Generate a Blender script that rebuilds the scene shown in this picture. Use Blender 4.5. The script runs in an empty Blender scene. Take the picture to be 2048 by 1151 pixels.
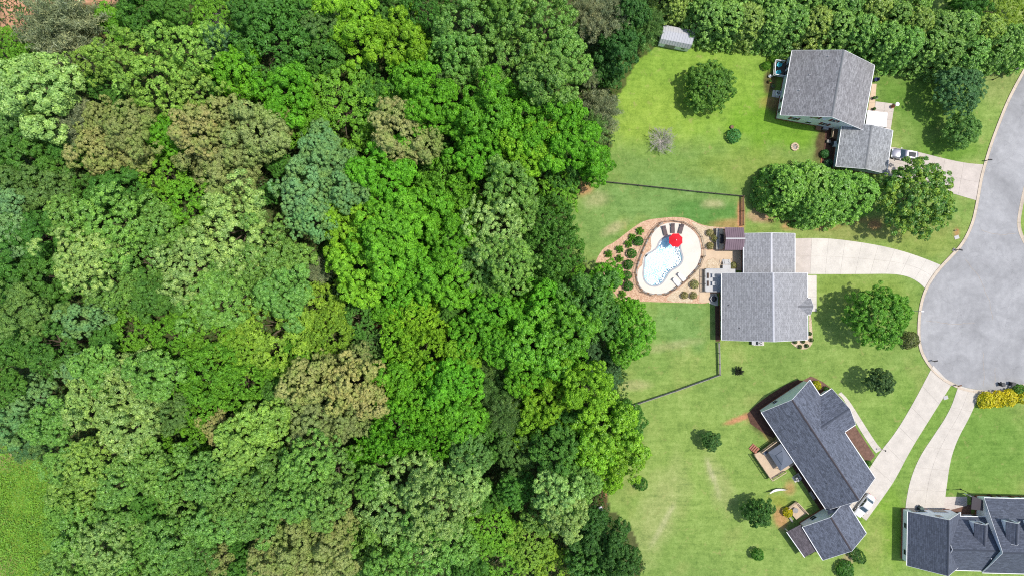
import bpy, bmesh, math, random
import numpy as np
from mathutils import Vector, Matrix

# ---------------------------------------------------------------- camera, sky, sun, exposure
SC = bpy.context.scene
H = 130.0                    # drone height, m
F = 1365.0                   # focal length in photo pixels (2048 wide)
cam_d = bpy.data.cameras.new('camera'); cam = bpy.data.objects.new('camera', cam_d)
SC.collection.objects.link(cam); SC.camera = cam
cam.location = (0, 0, H); cam.rotation_euler = (0, 0, 0)
cam_d.sensor_width = 36.0; cam_d.lens = F / 2048 * 36.0
cam_d.clip_start = 0.5; cam_d.clip_end = 6000
SUN_EL = 66.0
SUN_AZ = 4.0                 # degrees counter-clockwise from +x: where the sun stands
world = bpy.data.worlds.new('World'); SC.world = world; world.use_nodes = True
wn = world.node_tree.nodes; wl = world.node_tree.links
sky = wn.new('ShaderNodeTexSky'); sky.sky_type = 'NISHITA'; sky.sun_disc = False
sky.sun_elevation = math.radians(SUN_EL); sky.sun_rotation = math.radians(90 - SUN_AZ)
sky.air_density = 1.0; sky.dust_density = 1.5; sky.ozone_density = 1.0
wl.new(sky.outputs[0], wn['Background'].inputs[0]); wn['Background'].inputs[1].default_value = 0.15
sun_d = bpy.data.lights.new('sun', 'SUN'); sun_d.energy = 3.6; sun_d.angle = math.radians(1.2)
sun_d.color = (1.0, 0.95, 0.87)
sun = bpy.data.objects.new('sun', sun_d); SC.collection.objects.link(sun)
sdir = Vector((math.cos(math.radians(SUN_EL)) * math.cos(math.radians(SUN_AZ)),
               math.cos(math.radians(SUN_EL)) * math.sin(math.radians(SUN_AZ)), math.sin(math.radians(SUN_EL))))
sun.rotation_euler = sdir.to_track_quat('Z', 'Y').to_euler(); sun.location = sdir * 300
SC.view_settings.view_transform = 'Standard'; SC.view_settings.look = 'None'
SC.view_settings.gamma = 1.0; SC.view_settings.use_curve_mapping = False
SC.view_settings.exposure = 0.15
SC.render.engine = 'CYCLES'
SC.cycles.use_denoising = False; SC.cycles.filter_width = 1.1
SC.cycles.max_bounces = 6; SC.cycles.diffuse_bounces = 3; SC.cycles.glossy_bounces = 2
SC.cycles.transparent_max_bounces = 6; SC.cycles.transmission_bounces = 4

# ---------------------------------------------------------------- helpers
COL = SC.collection
rnd = random.Random(7)
RNG = np.random.default_rng(11)
def P(u, v, h=0.0):
    """the place, at height h, that the photograph shows at pixel (u, v)"""
    k = (H - h) / F
    return Vector(((u - 1024) * k, (575.5 - v) * k, h))
def P2(u, v, h=0.0):
    p = P(u, v, h); return (p.x, p.y)
def zpt(ox, oy, s):
    return lambda x, y: (ox + x / s, oy + y / s)
Z1 = zpt(1120, 340, 3.9385)      # pool zoom
Z2 = zpt(1480, 30, 3.9385)       # house top right
Z3 = zpt(1480, 300, 3.597)
Z4 = zpt(1400, 600, 3.153)
Z5 = zpt(1400, 730, 5.115)
Z6 = zpt(1400, 900, 5.115)
Z7 = zpt(1700, 930, 5.207)
Z8 = zpt(1150, 0, 3.9385)
Y6 = zpt(1620, 180, 6.396)
Y5 = zpt(1500, 60, 7.193)
Y8 = zpt(1260, 420, 6.396)

ORG = {}
def org(o):
    return ORG.get(o.name, Vector((0, 0, 0))) if o is not None else Vector((0, 0, 0))
def tag(o, label=None, cat=None, group=None, kind=None):
    if label: o['label'] = label
    if cat: o['category'] = cat
    if group: o['group'] = group
    if kind: o['kind'] = kind
    return o
def empty(name, loc=(0, 0, 0), rz=0.0):
    o = bpy.data.objects.new(name, None); COL.objects.link(o)
    o.location = loc; o.rotation_euler = (0, 0, rz); o.empty_display_size = 0.3
    ORG[o.name] = Vector(loc) if rz == 0 else Vector((0, 0, 0))
    return o
def mesh_obj(name, me, mat=None, parent=None):
    o = bpy.data.objects.new(name, me); COL.objects.link(o)
    if mat is not None and not me.materials: me.materials.append(mat)
    if parent is not None:
        o.parent = parent
        ORG[o.name] = org(parent)
    return o
def copy_tree(o, parent=None):
    c = o.copy(); COL.objects.link(c); c.parent = parent
    for ch in list(o.children): copy_tree(ch, c)
    return c

class MB:
    """collects shapes in world (or local) coordinates; build() links them as one mesh"""
    def __init__(s): s.v = []; s.f = []; s.uv = {}
    def add(s, vs, fs, uvs=None):
        b = len(s.v); s.v += [tuple(x) for x in vs]
        for i, f in enumerate(fs):
            if uvs is not None: s.uv[len(s.f)] = uvs[i]
            s.f.append([b + k for k in f])
        return s
    def box(s, c, d, rz=0.0, taper=1.0):
        x, y, z = d[0] / 2, d[1] / 2, d[2] / 2; ca, sa = math.cos(rz), math.sin(rz); vs = []
        for k, sz in ((1.0, -z), (taper, z)):
            for a, b in ((-x, -y), (x, -y), (x, y), (-x, y)):
                a *= k; b *= k
                vs.append((c[0] + a * ca - b * sa, c[1] + a * sa + b * ca, c[2] + sz))
        return s.add(vs, [(3, 2, 1, 0), (4, 5, 6, 7), (0, 1, 5, 4), (1, 2, 6, 5), (2, 3, 7, 6), (3, 0, 4, 7)])
    def prism(s, poly, z0, z1):
        n = len(poly)
        a = sum(poly[i][0] * poly[(i + 1) % n][1] - poly[(i + 1) % n][0] * poly[i][1] for i in range(n))
        if a < 0: poly = poly[::-1]
        vs = [(p[0], p[1], z0) for p in poly] + [(p[0], p[1], z1) for p in poly]
        fs = [tuple(range(n - 1, -1, -1)), tuple(range(n, 2 * n))] + [(i, (i + 1) % n, n + (i + 1) % n, n + i) for i in range(n)]
        return s.add(vs, fs)
    def bar(s, a, b, w, h=None):
        """square bar between two points"""
        h = h or w; a = Vector(a); b = Vector(b); d = b - a
        if d.length < 1e-6: return s
        d.normalize(); up = Vector((0, 0, 1)) if abs(d.z) < .95 else Vector((0, 1, 0))
        r = d.cross(up).normalized(); u = r.cross(d).normalized()
        vs = []
        for p in (a, b):
            for i, j in ((-1, -1), (1, -1), (1, 1), (-1, 1)): vs.append(p + r * (i * w / 2) + u * (j * h / 2))
        return s.add(vs, [(0, 3, 2, 1), (4, 5, 6, 7), (0, 1, 5, 4), (1, 2, 6, 5), (2, 3, 7, 6), (3, 0, 4, 7)])
    def tube(s, pts, rads, n=8, cap=True):
        pts = [Vector(p) for p in pts]; m = len(pts); b = len(s.v); vs = []
        for i, p in enumerate(pts):
            d = (pts[min(i + 1, m - 1)] - pts[max(i - 1, 0)]).normalized()
            up = Vector((0, 0, 1)) if abs(d.z) < .95 else Vector((1, 0, 0))
            r = d.cross(up).normalized(); u = r.cross(d).normalized()
            for k in range(n):
                t = 2 * math.pi * k / n; vs.append(p + (r * math.cos(t) + u * math.sin(t)) * rads[i])
        fs = []
        for i in range(m - 1):
            for k in range(n):
                fs.append((i * n + k, i * n + (k + 1) % n, (i + 1) * n + (k + 1) % n, (i + 1) * n + k))
        if cap: fs += [tuple(range(n - 1, -1, -1)), tuple(range((m - 1) * n, m * n))]
        return s.add(vs, fs)
    def cyl(s, c, r, z0, z1, n=16, r2=None):
        r2 = r if r2 is None else r2
        vs = [(c[0] + r * math.cos(2 * math.pi * k / n), c[1] + r * math.sin(2 * math.pi * k / n), z0) for k in range(n)]
        vs += [(c[0] + r2 * math.cos(2 * math.pi * k / n), c[1] + r2 * math.sin(2 * math.pi * k / n), z1) for k in range(n)]
        return s.add(vs, [tuple(range(n - 1, -1, -1)), tuple(range(n, 2 * n))] + [(k, (k + 1) % n, n + (k + 1) % n, n + k) for k in range(n)])
    def lathe(s, c, prof, n=16):
        vs = []
        for r, z in prof:
            vs += [(c[0] + r * math.cos(2 * math.pi * k / n), c[1] + r * math.sin(2 * math.pi * k / n), c[2] + z) for k in range(n)]
        fs = []
        for i in range(len(prof) - 1):
            for k in range(n): fs.append((i * n + k, i * n + (k + 1) % n, (i + 1) * n + (k + 1) % n, (i + 1) * n + k))
        fs += [tuple(range(n - 1, -1, -1)), tuple(range((len(prof) - 1) * n, len(prof) * n))]
        return s.add(vs, fs)
    def mesh(s, name, off=Vector((0, 0, 0))):
        me = bpy.data.meshes.new(name)
        me.from_pydata([(x - off.x, y - off.y, z - off.z) for x, y, z in s.v], [], s.f)
        if s.uv:
            ul = me.uv_layers.new(name='UVMap')
            for i, p in enumerate(me.polygons):
                if i in s.uv:
                    for li, c in zip(p.loop_indices, s.uv[i]): ul.data[li].uv = c
        me.update()
        return me
    def build(s, name, mat, parent=None, smooth=False, bevel=0.0):
        me = s.mesh(name, org(parent)); o = mesh_obj(name, me, mat, parent)
        if smooth:
            me.polygons.foreach_set('use_smooth', [True] * len(me.polygons))
        if bevel:
            m = o.modifiers.new('bevel', 'BEVEL'); m.width = bevel; m.segments = 2; m.limit_method = 'ANGLE'
        return o

def smooth_poly(pts, it=2, closed=True):
    """Chaikin corner cutting"""
    for _ in range(it):
        out = []; n = len(pts); rng = range(n) if closed else range(n - 1)
        if not closed: out.append(pts[0])
        for i in rng:
            a, b = pts[i], pts[(i + 1) % n]
            out.append((a[0] * .75 + b[0] * .25, a[1] * .75 + b[1] * .25)); out.append((a[0] * .25 + b[0] * .75, a[1] * .25 + b[1] * .75))
        if not closed: out.append(pts[-1])
        pts = out
    return pts
def resample(pts, n):
    pts = np.array(pts, float); d = np.r_[0, np.cumsum(np.hypot(*np.diff(pts, axis=0).T))]
    t = np.linspace(0, d[-1], n + 1)
    return [(float(np.interp(x, d, pts[:, 0])), float(np.interp(x, d, pts[:, 1]))) for x in t]
def poly_len(pts):
    return sum(math.hypot(pts[i + 1][0] - pts[i][0], pts[i + 1][1] - pts[i][1]) for i in range(len(pts) - 1))
def offset_line(pts, d, closed=False):
    out = []; n = len(pts)
    for i in range(n):
        a = pts[(i - 1) % n] if (closed or i > 0) else pts[i]
        b = pts[(i + 1) % n] if (closed or i < n - 1) else pts[i]
        tx, ty = b[0] - a[0], b[1] - a[1]; L = math.hypot(tx, ty) or 1
        out.append((pts[i][0] - ty / L * d, pts[i][1] + tx / L * d))
    return out
def area(poly):
    n = len(poly); return .5 * sum(poly[i][0] * poly[(i + 1) % n][1] - poly[(i + 1) % n][0] * poly[i][1] for i in range(n))
def inside(poly, x, y):
    poly = np.array(poly); c = np.zeros(np.shape(x), bool); n = len(poly)
    for i in range(n):
        x0, y0 = poly[i]; x1, y1 = poly[(i + 1) % n]
        if y0 == y1: continue
        hit = ((y0 > y) != (y1 > y)) & (x < (x1 - x0) * (y - y0) / (y1 - y0) + x0)
        c ^= hit
    return c
def sheet(name, poly, z, mat, holes=(), parent=None, z0=None):
    """flat sheet with holes; with z0 it also gets side walls down to z0"""
    bm = bmesh.new(); es = []
    off = org(parent)
    for lp in [poly] + list(holes):
        vs = [bm.verts.new((p[0] - off.x, p[1] - off.y, z - off.z)) for p in lp]
        es += [bm.edges.new((vs[i], vs[(i + 1) % len(vs)])) for i in range(len(vs))]
    bmesh.ops.triangle_fill(bm, use_beauty=True, use_dissolve=False, edges=es)
    bmesh.ops.recalc_face_normals(bm, faces=bm.faces)
    bm.normal_update()
    for f in bm.faces:
        if f.normal.z < 0: f.normal_flip()
    if z0 is not None:
        for lp in [poly] + list(holes):
            top = [bm.verts.new((p[0] - off.x, p[1] - off.y, z - off.z)) for p in lp]; bot = [bm.verts.new((p[0] - off.x, p[1] - off.y, z0 - off.z)) for p in lp]
            for i in range(len(lp)):
                j = (i + 1) % len(lp); bm.faces.new((top[i], top[j], bot[j], bot[i]))
    me = bpy.data.meshes.new(name); bm.to_mesh(me); bm.free()
    return mesh_obj(name, me, mat, parent)

# ---------------------------------------------------------------- materials
class NT:
    def __init__(s, name):
        s.m = bpy.data.materials.new(name); s.m.use_nodes = True
        s.t = s.m.node_tree; s.b = s.t.nodes['Principled BSDF']; s.out = s.t.nodes['Material Output']
    def n(s, t, **kw):
        x = s.t.nodes.new(t)
        for k, v in kw.items(): setattr(x, k, v)
        return x
    def l(s, a, b): s.t.links.new(a, b)
    def val(s, x, inp):
        if hasattr(x, 'is_linked') or hasattr(x, 'links'): s.l(x, inp)
        else: inp.default_value = x
    def math(s, op, a, b=None, c=None, clamp=False):
        x = s.n('ShaderNodeMath', operation=op, use_clamp=clamp)
        for i, q in enumerate((a, b, c)):
            if q is not None: s.val(q, x.inputs[i])
        return x.outputs[0]
    def coord(s, kind='Object'): return s.n('ShaderNodeTexCoord').outputs[kind]
    def mapping(s, v, scale=(1, 1, 1), rot=(0, 0, 0)):
        x = s.n('ShaderNodeMapping'); s.l(v, x.inputs[0]); x.inputs['Scale'].default_value = scale; x.inputs['Rotation'].default_value = rot
        return x.outputs[0]
    def noise(s, v, scale, detail=4, rough=.6, dist=0.0):
        x = s.n('ShaderNodeTexNoise'); s.l(v, x.inputs['Vector'])
        x.inputs['Scale'].default_value = scale; x.inputs['Detail'].default_value = detail
        x.inputs['Roughness'].default_value = rough; x.inputs['Distortion'].default_value = dist
        return x.outputs[0]
    def ramp(s, f, stops):
        x = s.n('ShaderNodeValToRGB'); s.l(f, x.inputs[0]); e = x.color_ramp.elements
        while len(e) < len(stops): e.new(.5)
        for k, (p, c) in zip(e, stops):
            k.position = p; k.color = (c if isinstance(c, tuple) else (c, c, c)) + (1,)
        return x.outputs[0]
    def mix(s, f, a, b, mode='MIX'):
        x = s.n('ShaderNodeMix', data_type='RGBA', blend_type=mode)
        for q, i in ((f, 0), (a, 6), (b, 7)):
            if isinstance(q, tuple): x.inputs[i].default_value = q + (1,) if len(q) == 3 else q
            else: s.val(q, x.inputs[i])
        return x.outputs[2]
    def bump(s, h, strength=.3, dist=.02):
        x = s.n('ShaderNodeBump'); s.l(h, x.inputs['Height']); x.inputs['Strength'].default_value = strength; x.inputs['Distance'].default_value = dist
        s.l(x.outputs[0], s.b.inputs['Normal'])
    def col(s, c, rough=.8, spec=.3):
        if isinstance(c, tuple): s.b.inputs['Base Color'].default_value = c + (1,)
        else: s.l(c, s.b.inputs['Base Color'])
        s.b.inputs['Roughness'].default_value = rough; s.b.inputs['Specular IOR Level'].default_value = spec
        return s
M = {}
def mottled(name, c, var=.18, scale=1.5, rough=.85, spec=.3, fine=25.0, bump=.15, metal=0.0):
    """plain surface colour with uneven fading and fine grain"""
    t = NT(name); v = t.coord()
    a = t.noise(v, scale, 5, .65); b = t.noise(v, fine, 2, .6)
    k = t.math('ADD', t.math('MULTIPLY', a, .65), t.math('MULTIPLY', b, .35))
    lo = tuple(x * (1 - var * 1.6) for x in c); hi = tuple(min(1, x * (1 + var * 1.6)) for x in c)
    t.col(t.ramp(k, [(.25, lo), (.75, hi)]), rough, spec)
    t.b.inputs['Metallic'].default_value = metal
    if bump: t.bump(b, bump, .01)
    M[name] = t.m; return t.m
def plain(name, c, rough=.6, spec=.3, metal=0.0):
    t = NT(name).col(c, rough, spec); t.b.inputs['Metallic'].default_value = metal; M[name] = t.m; return t.m

mottled('concrete', (.60, .56, .50), .15, .28, .9, .2, 6)
mottled('concrete_old', (.53, .47, .42), .14, .5, .9, .2, 6)
mottled('concrete_worn', (.545, .50, .44), .14, .45, .9, .2, 6)
mottled('kerb_concrete', (.52, .44, .35), .15, .7, .9, .2, 8)
mottled('joint_dirt', (.36, .31, .26), .25, 2)
mottled('patio', (.60, .46, .32), .13, .5, .9, .2, 9)
mottled('pool_deck_coat', (.70, .63, .55), .07, .5, .85, .25, 9)
mottled('coping', (.36, .37, .39), .10, 2, .7)
mottled('white_paint', (.78, .79, .80), .05, 1.5, .55, .35, 12, .05)
mottled('siding_white', (.86, .90, .95), .03, .8, .6, .3, 12, .05)
mottled('siding_blue', (.55, .62, .66), .06, .8, .6, .3, 12, .05)
mottled('siding_grey', (.64, .66, .66), .06, .8, .6, .3, 12, .05)
mottled('brick', (.30, .12, .07), .25, 4, .9, .2, 12)
mottled('wood_tan', (.52, .40, .28), .14, 1.2, .8, .25, 10)
mottled('wood_red', (.36, .15, .10), .2, 2, .8, .25, 10)
mottled('wood_brown', (.22, .13, .08), .2, 2, .85, .2, 10)
mottled('wood_dark', (.13, .11, .092), .25, 2, .85, .2, 10)
mottled('wood_grey', (.30, .28, .26), .2, 2, .85, .2, 10)
mottled('deck_grey', (.50, .50, .50), .07, 1.2, .75, .25, 10)
mottled('stone', (.30, .29, .27), .3, 3, .9, .2, 8, .4)
mottled('mulch', (.17, .10, .075), .35, 2.0, .95, .1, 9, .5)
mottled('mulch_dark', (.10, .055, .04), .35, 2.0, .95, .1, 9, .5)
mottled('bark', (.13, .10, .075), .3, 3, .95, .1, 9, .4)
mottled('twig_grey', (.44, .41, .37), .2, 3, .95, .1, 9, .2)
mottled('metal_white', (.55, .55, .58), .05, 1, .45, .5, 10, 0)
mottled('metal_purple', (.17, .115, .14), .10, 1, .5, .5, 10, 0)
mottled('metal_grey', (.30, .31, .33), .1, 1, .45, .5, 10, 0)
mottled('canopy_grey', (.13, .15, .19), .08, 1, .8, .2, 10, 0)
mottled('canvas_white', (.80, .76, .74), .04, 1, .9, .15, 10, 0)
mottled('canvas_red', (.72, .022, .035), .06, 1, .85, .15, 10, 0)
mottled('sling_brown', (.13, .10, .10), .1, 3, .8, .2, 20, 0)
mottled('turquoise', (.06, .50, .62), .08, 3, .6, .3, 20, 0)
mottled('navy', (.02, .025, .09), .1, 3, .8, .2, 20, 0)
mottled('terracotta', (.40, .16, .08), .15, 4, .85, .2, 20, 0)
mottled('black_metal', (.018, .018, .02), .2, 3, .5, .4, 20, 0)
mottled('plastic_black', (.025, .027, .03), .15, 3, .55, .4, 20, 0)
mottled('plastic_green', (.06, .10, .09), .15, 3, .6, .4, 20, 0)
mottled('grill_black', (.02, .022, .028), .2, 3, .35, .5, 20, 0)
mottled('shutter_red', (.20, .045, .05), .1, 3, .7, .3, 20, 0)
mottled('clay_dirt', (.50, .25, .13), .2, 1.2, .95, .1, 8, .4)
mottled('rubber', (.015, .015, .016), .1, 3, .85, .2, 20, 0)
plain('glass_dark', (.02, .03, .035), .08, .6)
plain('glass_tint', (.06, .10, .13), .25, .5)
plain('chrome', (.6, .6, .62), .2, .5, 1.0)
plain('car_white', (.74, .74, .75), .18, .5)
plain('car_silver', (.42, .42, .47), .22, .5, .55)
plain('lamp_clear', (.75, .78, .8), .1, .5)
plain('lamp_red', (.45, .01, .01), .2, .5)

def shingle(name, base, var, streak=.5, patch=(.5, .5, .5), patch_amt=0.0):
    """asphalt shingles: courses down the slope, each tab its own shade, weather stains"""
    t = NT(name); uv = t.coord('UV')
    br = t.n('ShaderNodeTexBrick'); t.l(uv, br.inputs['Vector'])
    br.offset = .37; br.inputs['Scale'].default_value = 1.0
    br.inputs['Brick Width'].default_value = .7; br.inputs['Row Height'].default_value = .29
    br.inputs['Mortar Size'].default_value = .028; br.inputs['Mortar Smooth'].default_value = .4; br.inputs['Bias'].default_value = 0
    lo = tuple(x * (1 - var) for x in base); hi = tuple(x * (1 + var) for x in base)
    br.inputs['Color1'].default_value = lo + (1,); br.inputs['Color2'].default_value = hi + (1,)
    br.inputs['Mortar'].default_value = tuple(x * .55 for x in base) + (1,)
    a = t.noise(t.mapping(uv, (.22, .5, 1)), 1.3, 5, .7, .4)
    b = t.noise(t.mapping(uv, (1.0, 1.9, 1)), 2.0, 3, .85)
    c = t.mix(t.math('MULTIPLY', t.ramp(b, [(.46, 0.0), (.62, 1.0)]), streak), br.outputs[0], tuple(min(1, x * 1.9) for x in base))
    c = t.mix(t.math('MULTIPLY', t.ramp(a, [(.4, 0.0), (.7, 1.0)]), patch_amt), c, patch)
    t.col(c, .92, .2); t.bump(br.outputs[1], .4, .012)
    M[name] = t.m; return t.m
shingle('shingle_weathered', (.240, .238, .246), .32, .45, (.15, .142, .15), .55)
shingle('shingle_weathered_light', (.265, .275, .285), .32, .5, (.19, .19, .20), .35)
shingle('shingle_grey', (.292, .294, .308), .20, .30, (.23, .232, .245), .3)
shingle('shingle_slate', (.105, .118, .152), .38, .55, (.085, .092, .118), .3)
shingle('shingle_slate_blue', (.095, .108, .142), .28, .34, (.072, .08, .105), .4)
shingle('shingle_lean', (.10, .088, .098), .3, .4, (.07, .065, .07), .3)

def asphalt():
    t = NT('asphalt'); v = t.coord()
    a = t.noise(v, .16, 6, .65, .6); b = t.noise(v, 9, 2, .7); c0 = t.noise(v, .9, 4, .6)
    k = t.math('ADD', t.math('MULTIPLY', a, .55), t.math('ADD', t.math('MULTIPLY', b, .22), t.math('MULTIPLY', c0, .23)))
    c = t.ramp(k, [(.36, (.245, .245, .250)), (.5, (.32, .32, .326)), (.64, (.42, .42, .425))])
    vo = t.n('ShaderNodeTexVoronoi', feature='DISTANCE_TO_EDGE')
    nv = t.n('ShaderNodeTexNoise'); t.l(v, nv.inputs['Vector']); nv.inputs['Scale'].default_value = .5; nv.inputs['Detail'].default_value = 5
    ad = t.n('ShaderNodeVectorMath', operation='MULTIPLY_ADD'); t.l(nv.outputs['Color'], ad.inputs[0]); ad.inputs[1].default_value = (5, 5, 0); t.l(v, ad.inputs[2])
    t.l(ad.outputs[0], vo.inputs['Vector']); vo.inputs['Scale'].default_value = .085
    cr = t.ramp(vo.outputs['Distance'], [(0.0, 1.0), (.006, 0.0)])
    c = t.mix(t.math('MULTIPLY', cr, .25), c, (.12, .115, .12))
    t.col(c, .95, .15); t.bump(b, .2, .01); M['asphalt'] = t.m
asphalt()

def gravel_mat(name, cols, scale):
    t = NT(name); v = t.coord()
    vo = t.n('ShaderNodeTexVoronoi'); t.l(v, vo.inputs['Vector']); vo.inputs['Scale'].default_value = scale
    sp = t.n('ShaderNodeSeparateColor'); t.l(vo.outputs['Color'], sp.inputs[0])
    a = t.noise(v, .5, 5, .65)
    k = t.math('ADD', t.math('MULTIPLY', sp.outputs[0], .5), t.math('MULTIPLY', a, .5))
    t.col(t.ramp(k, [(.2, cols[0]), (.5, cols[1]), (.8, cols[2])]), .95, .15)
    t.bump(vo.outputs['Distance'], .5, .03); M[name] = t.m
gravel_mat('gravel_pink', ((.40, .24, .155), (.56, .36, .235), (.68, .50, .36)), 7)
gravel_mat('gravel_tan', ((.42, .32, .21), (.56, .44, .30), (.68, .58, .44)), 7)

def ground_mat():
    t = NT('grass'); at = t.n('ShaderNodeAttribute', attribute_name='col'); v = t.coord()
    a = t.noise(v, .35, 5, .7, .3); b = t.noise(v, 1.3, 5, .8); d = t.noise(v, 4.2, 3, .8)
    st = t.noise(t.mapping(v, (.16, 1.5, 1), (0, 0, .35)), 1.0, 3, .6)
    k = t.math('ADD', t.math('ADD', t.math('MULTIPLY', a, .28), t.math('MULTIPLY', st, .14)), t.math('ADD', t.math('MULTIPLY', b, .32), t.math('MULTIPLY', d, .26)))
    c = t.mix(1.0, at.outputs['Color'], t.ramp(k, [(.38, (.50, .58, .55)), (.5, (1., 1., 1.)), (.62, (1.50, 1.36, 1.7))]), 'MULTIPLY')
    dry = t.ramp(t.noise(v, .55, 6, .75, .5), [(.58, 0.0), (.68, 1.0)])
    c = t.mix(t.math('MULTIPLY', dry, t.math('MULTIPLY', at.outputs['Alpha'], .5)), c, (.34, .31, .12))
    t.col(c, .95, .1); t.bump(t.math('ADD', d, b), .7, .06); M['grass'] = t.m
ground_mat()

def leaf_mat(name, gloss=.10, trans=.28, tint=(1.35, 1.25, 1.1), tip_amt=.35, rough=.45, var=1.0, blend=None, drift=.34):
    """leaf colour = the tree's own colour, every leaf a little different; thin leaves let light through"""
    t = NT(name); t.t.nodes.remove(t.b)
    oi = t.n('ShaderNodeObjectInfo'); at = t.n('ShaderNodeAttribute', attribute_name='rnd'); at2 = t.n('ShaderNodeAttribute', attribute_name='tip')
    k = t.ramp(at.outputs['Fac'], [(0.0, tuple(1 - (1 - x) * var for x in (.52, .56, .58))), (.5, (1., 1., 1.)), (1.0, tuple(1 + (x - 1) * var for x in (1.55, 1.42, 1.30)))])
    v = t.coord(); n1 = t.noise(v, .42, 3, .6, .3); n2 = t.noise(v, 1.1, 2, .6)
    base = oi.outputs['Color']
    if blend: base = t.mix(t.math('MULTIPLY', t.ramp(n1, [(.42, 0.0), (.62, 1.0)]), blend[1]), base, blend[0])
    dr = t.ramp(t.math('ADD', t.math('MULTIPLY', n1, .5), t.math('MULTIPLY', n2, .5)), [(.34, tuple(1 - drift * x for x in (1.0, .75, .6))), (.66, tuple(1 + drift * x for x in (1.15, .75, .6)))])
    c = t.mix(1.0, t.mix(1.0, base, dr, 'MULTIPLY'), k, 'MULTIPLY')
    c = t.mix(t.math('MULTIPLY', at2.outputs['Fac'], tip_amt), c, t.mix(1.0, c, tint, 'MULTIPLY'))
    d = t.n('ShaderNodeBsdfDiffuse'); t.l(c, d.inputs[0])
    tr = t.n('ShaderNodeBsdfTranslucent'); t.l(t.mix(1.0, c, (1.25, 1.35, .6), 'MULTIPLY'), tr.inputs[0])
    g = t.n('ShaderNodeBsdfGlossy'); g.inputs['Color'].default_value = (1, 1, 1, 1); g.inputs['Roughness'].default_value = rough
    m1 = t.n('ShaderNodeMixShader'); m1.inputs[0].default_value = trans; t.l(d.outputs[0], m1.inputs[1]); t.l(tr.outputs[0], m1.inputs[2])
    m2 = t.n('ShaderNodeMixShader'); m2.inputs[0].default_value = gloss; t.l(m1.outputs[0], m2.inputs[1]); t.l(g.outputs[0], m2.inputs[2])
    t.l(m2.outputs[0], t.out.inputs[0]); M[name] = t.m
leaf_mat('leaf', .022, .22, (1.5, 1.35, 1.1), .4, .55, .7)
leaf_mat('leaf_pale', .04, .20, (1.7, 1.42, 1.5), .5, .5, .75)
leaf_mat('leaf_tan', .015, .2, (1.2, 1.2, 1.05), .4, .55, .6, ((.20, .34, .075), .6), .2)
leaf_mat('leaf_magnolia', .03, .18, (2.6, 1.6, 1.0), .75)
leaf_mat('needle', .03, .12, (1.6, 1.4, 1.2), .4)
leaf_mat('rose', .03, .15, (3.4, 2.2, 5.0), 1.0)

def water_mat():
    t = NT('pool_water'); t.t.nodes.remove(t.b); v = t.coord()
    tr = t.n('ShaderNodeBsdfTransparent'); tr.inputs[0].default_value = (.80, .95, .985, 1)
    g = t.n('ShaderNodeBsdfGlossy'); g.inputs['Roughness'].default_value = .12
    n = t.noise(v, 4.5, 3, .6, .6); bp = t.n('ShaderNodeBump'); t.l(n, bp.inputs['Height']); bp.inputs['Strength'].default_value = .25; bp.inputs['Distance'].default_value = .10
    t.l(bp.outputs[0], g.inputs['Normal'])
    mx = t.n('ShaderNodeMixShader'); mx.inputs[0].default_value = .07
    t.l(tr.outputs[0], mx.inputs[1]); t.l(g.outputs[0], mx.inputs[2]); t.l(mx.outputs[0], t.out.inputs[0]); M['pool_water'] = t.m
    t = NT('pool_plaster'); v = t.coord()
    a = t.noise(v, .45, 4, .6, .4); b = t.noise(v, 5.0, 3, .7)
    c = t.ramp(t.math('ADD', t.math('MULTIPLY', a, .7), t.math('MULTIPLY', b, .3)), [(.38, (.36, .64, .78)), (.47, (.60, .80, .88)), (.59, (.82, .89, .92))])  # aqua plaster; white mottling puts the bright sky reflection into its colour
    t.col(c, .8, .2); M['pool_plaster'] = t.m
water_mat()

# ---------------------------------------------------------------- the ground: one sheet, tinted by what grows or lies there
def vnoise(x, y, s, seed=0):
    x = x / s + seed * 17.3; y = y / s - seed * 9.1
    xi = np.floor(x); yi = np.floor(y); fx = x - xi; fy = y - yi
    fx = fx * fx * (3 - 2 * fx); fy = fy * fy * (3 - 2 * fy)
    def h(a, b):
        q = np.sin(a * 127.1 + b * 311.7 + seed) * 43758.5453; return q - np.floor(q)
    return (h(xi, yi) * (1 - fx) + h(xi + 1, yi) * fx) * (1 - fy) + (h(xi, yi + 1) * (1 - fx) + h(xi + 1, yi + 1) * fx) * fy
def fbm(x, y, s, seed=0):
    return sum(vnoise(x, y, s / 2 ** i, seed + i) * .5 ** (i + 1) for i in range(4)) / .9375

POOL = smooth_poly([P2(*Y8(*p)) for p in [(500, 345), (440, 360), (400, 390), (375, 430), (360, 475), (330, 515), (280, 545), (220, 575), (197, 620), (192, 700), (182, 770), (178, 830), (192, 890), (227, 933), (277, 958), (330, 960), (380, 940), (418, 905), (448, 860), (478, 806), (518, 764), (568, 734), (618, 704), (650, 666), (664, 620), (655, 570), (636, 520), (631, 470), (634, 420), (615, 372), (560, 345)]], 2)
if area(POOL) < 0: POOL = POOL[::-1]
COPING = offset_line(POOL, -0.32, True)
FOREST_EDGE = [(-120, -80), (1345, -80), (1325, 55), (1262, 120), (1232, 180), (1222, 260), (1205, 335), (1150, 372), (1132, 420), (1150, 490), (1190, 555), (1240, 612), (1255, 690), (1228, 760), (1245, 820), (1262, 900), (1225, 970), (1205, 1010), (1262, 1060), (1285, 1240), (-120, 1240)]
FOREST = [P2(*p) for p in FOREST_EDGE]
MEADOW = [P2(*p) for p in [(-120, 870), (60, 890), (100, 950), (116, 1040), (104, 1090), (95, 1240), (-120, 1240)]]

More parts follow.
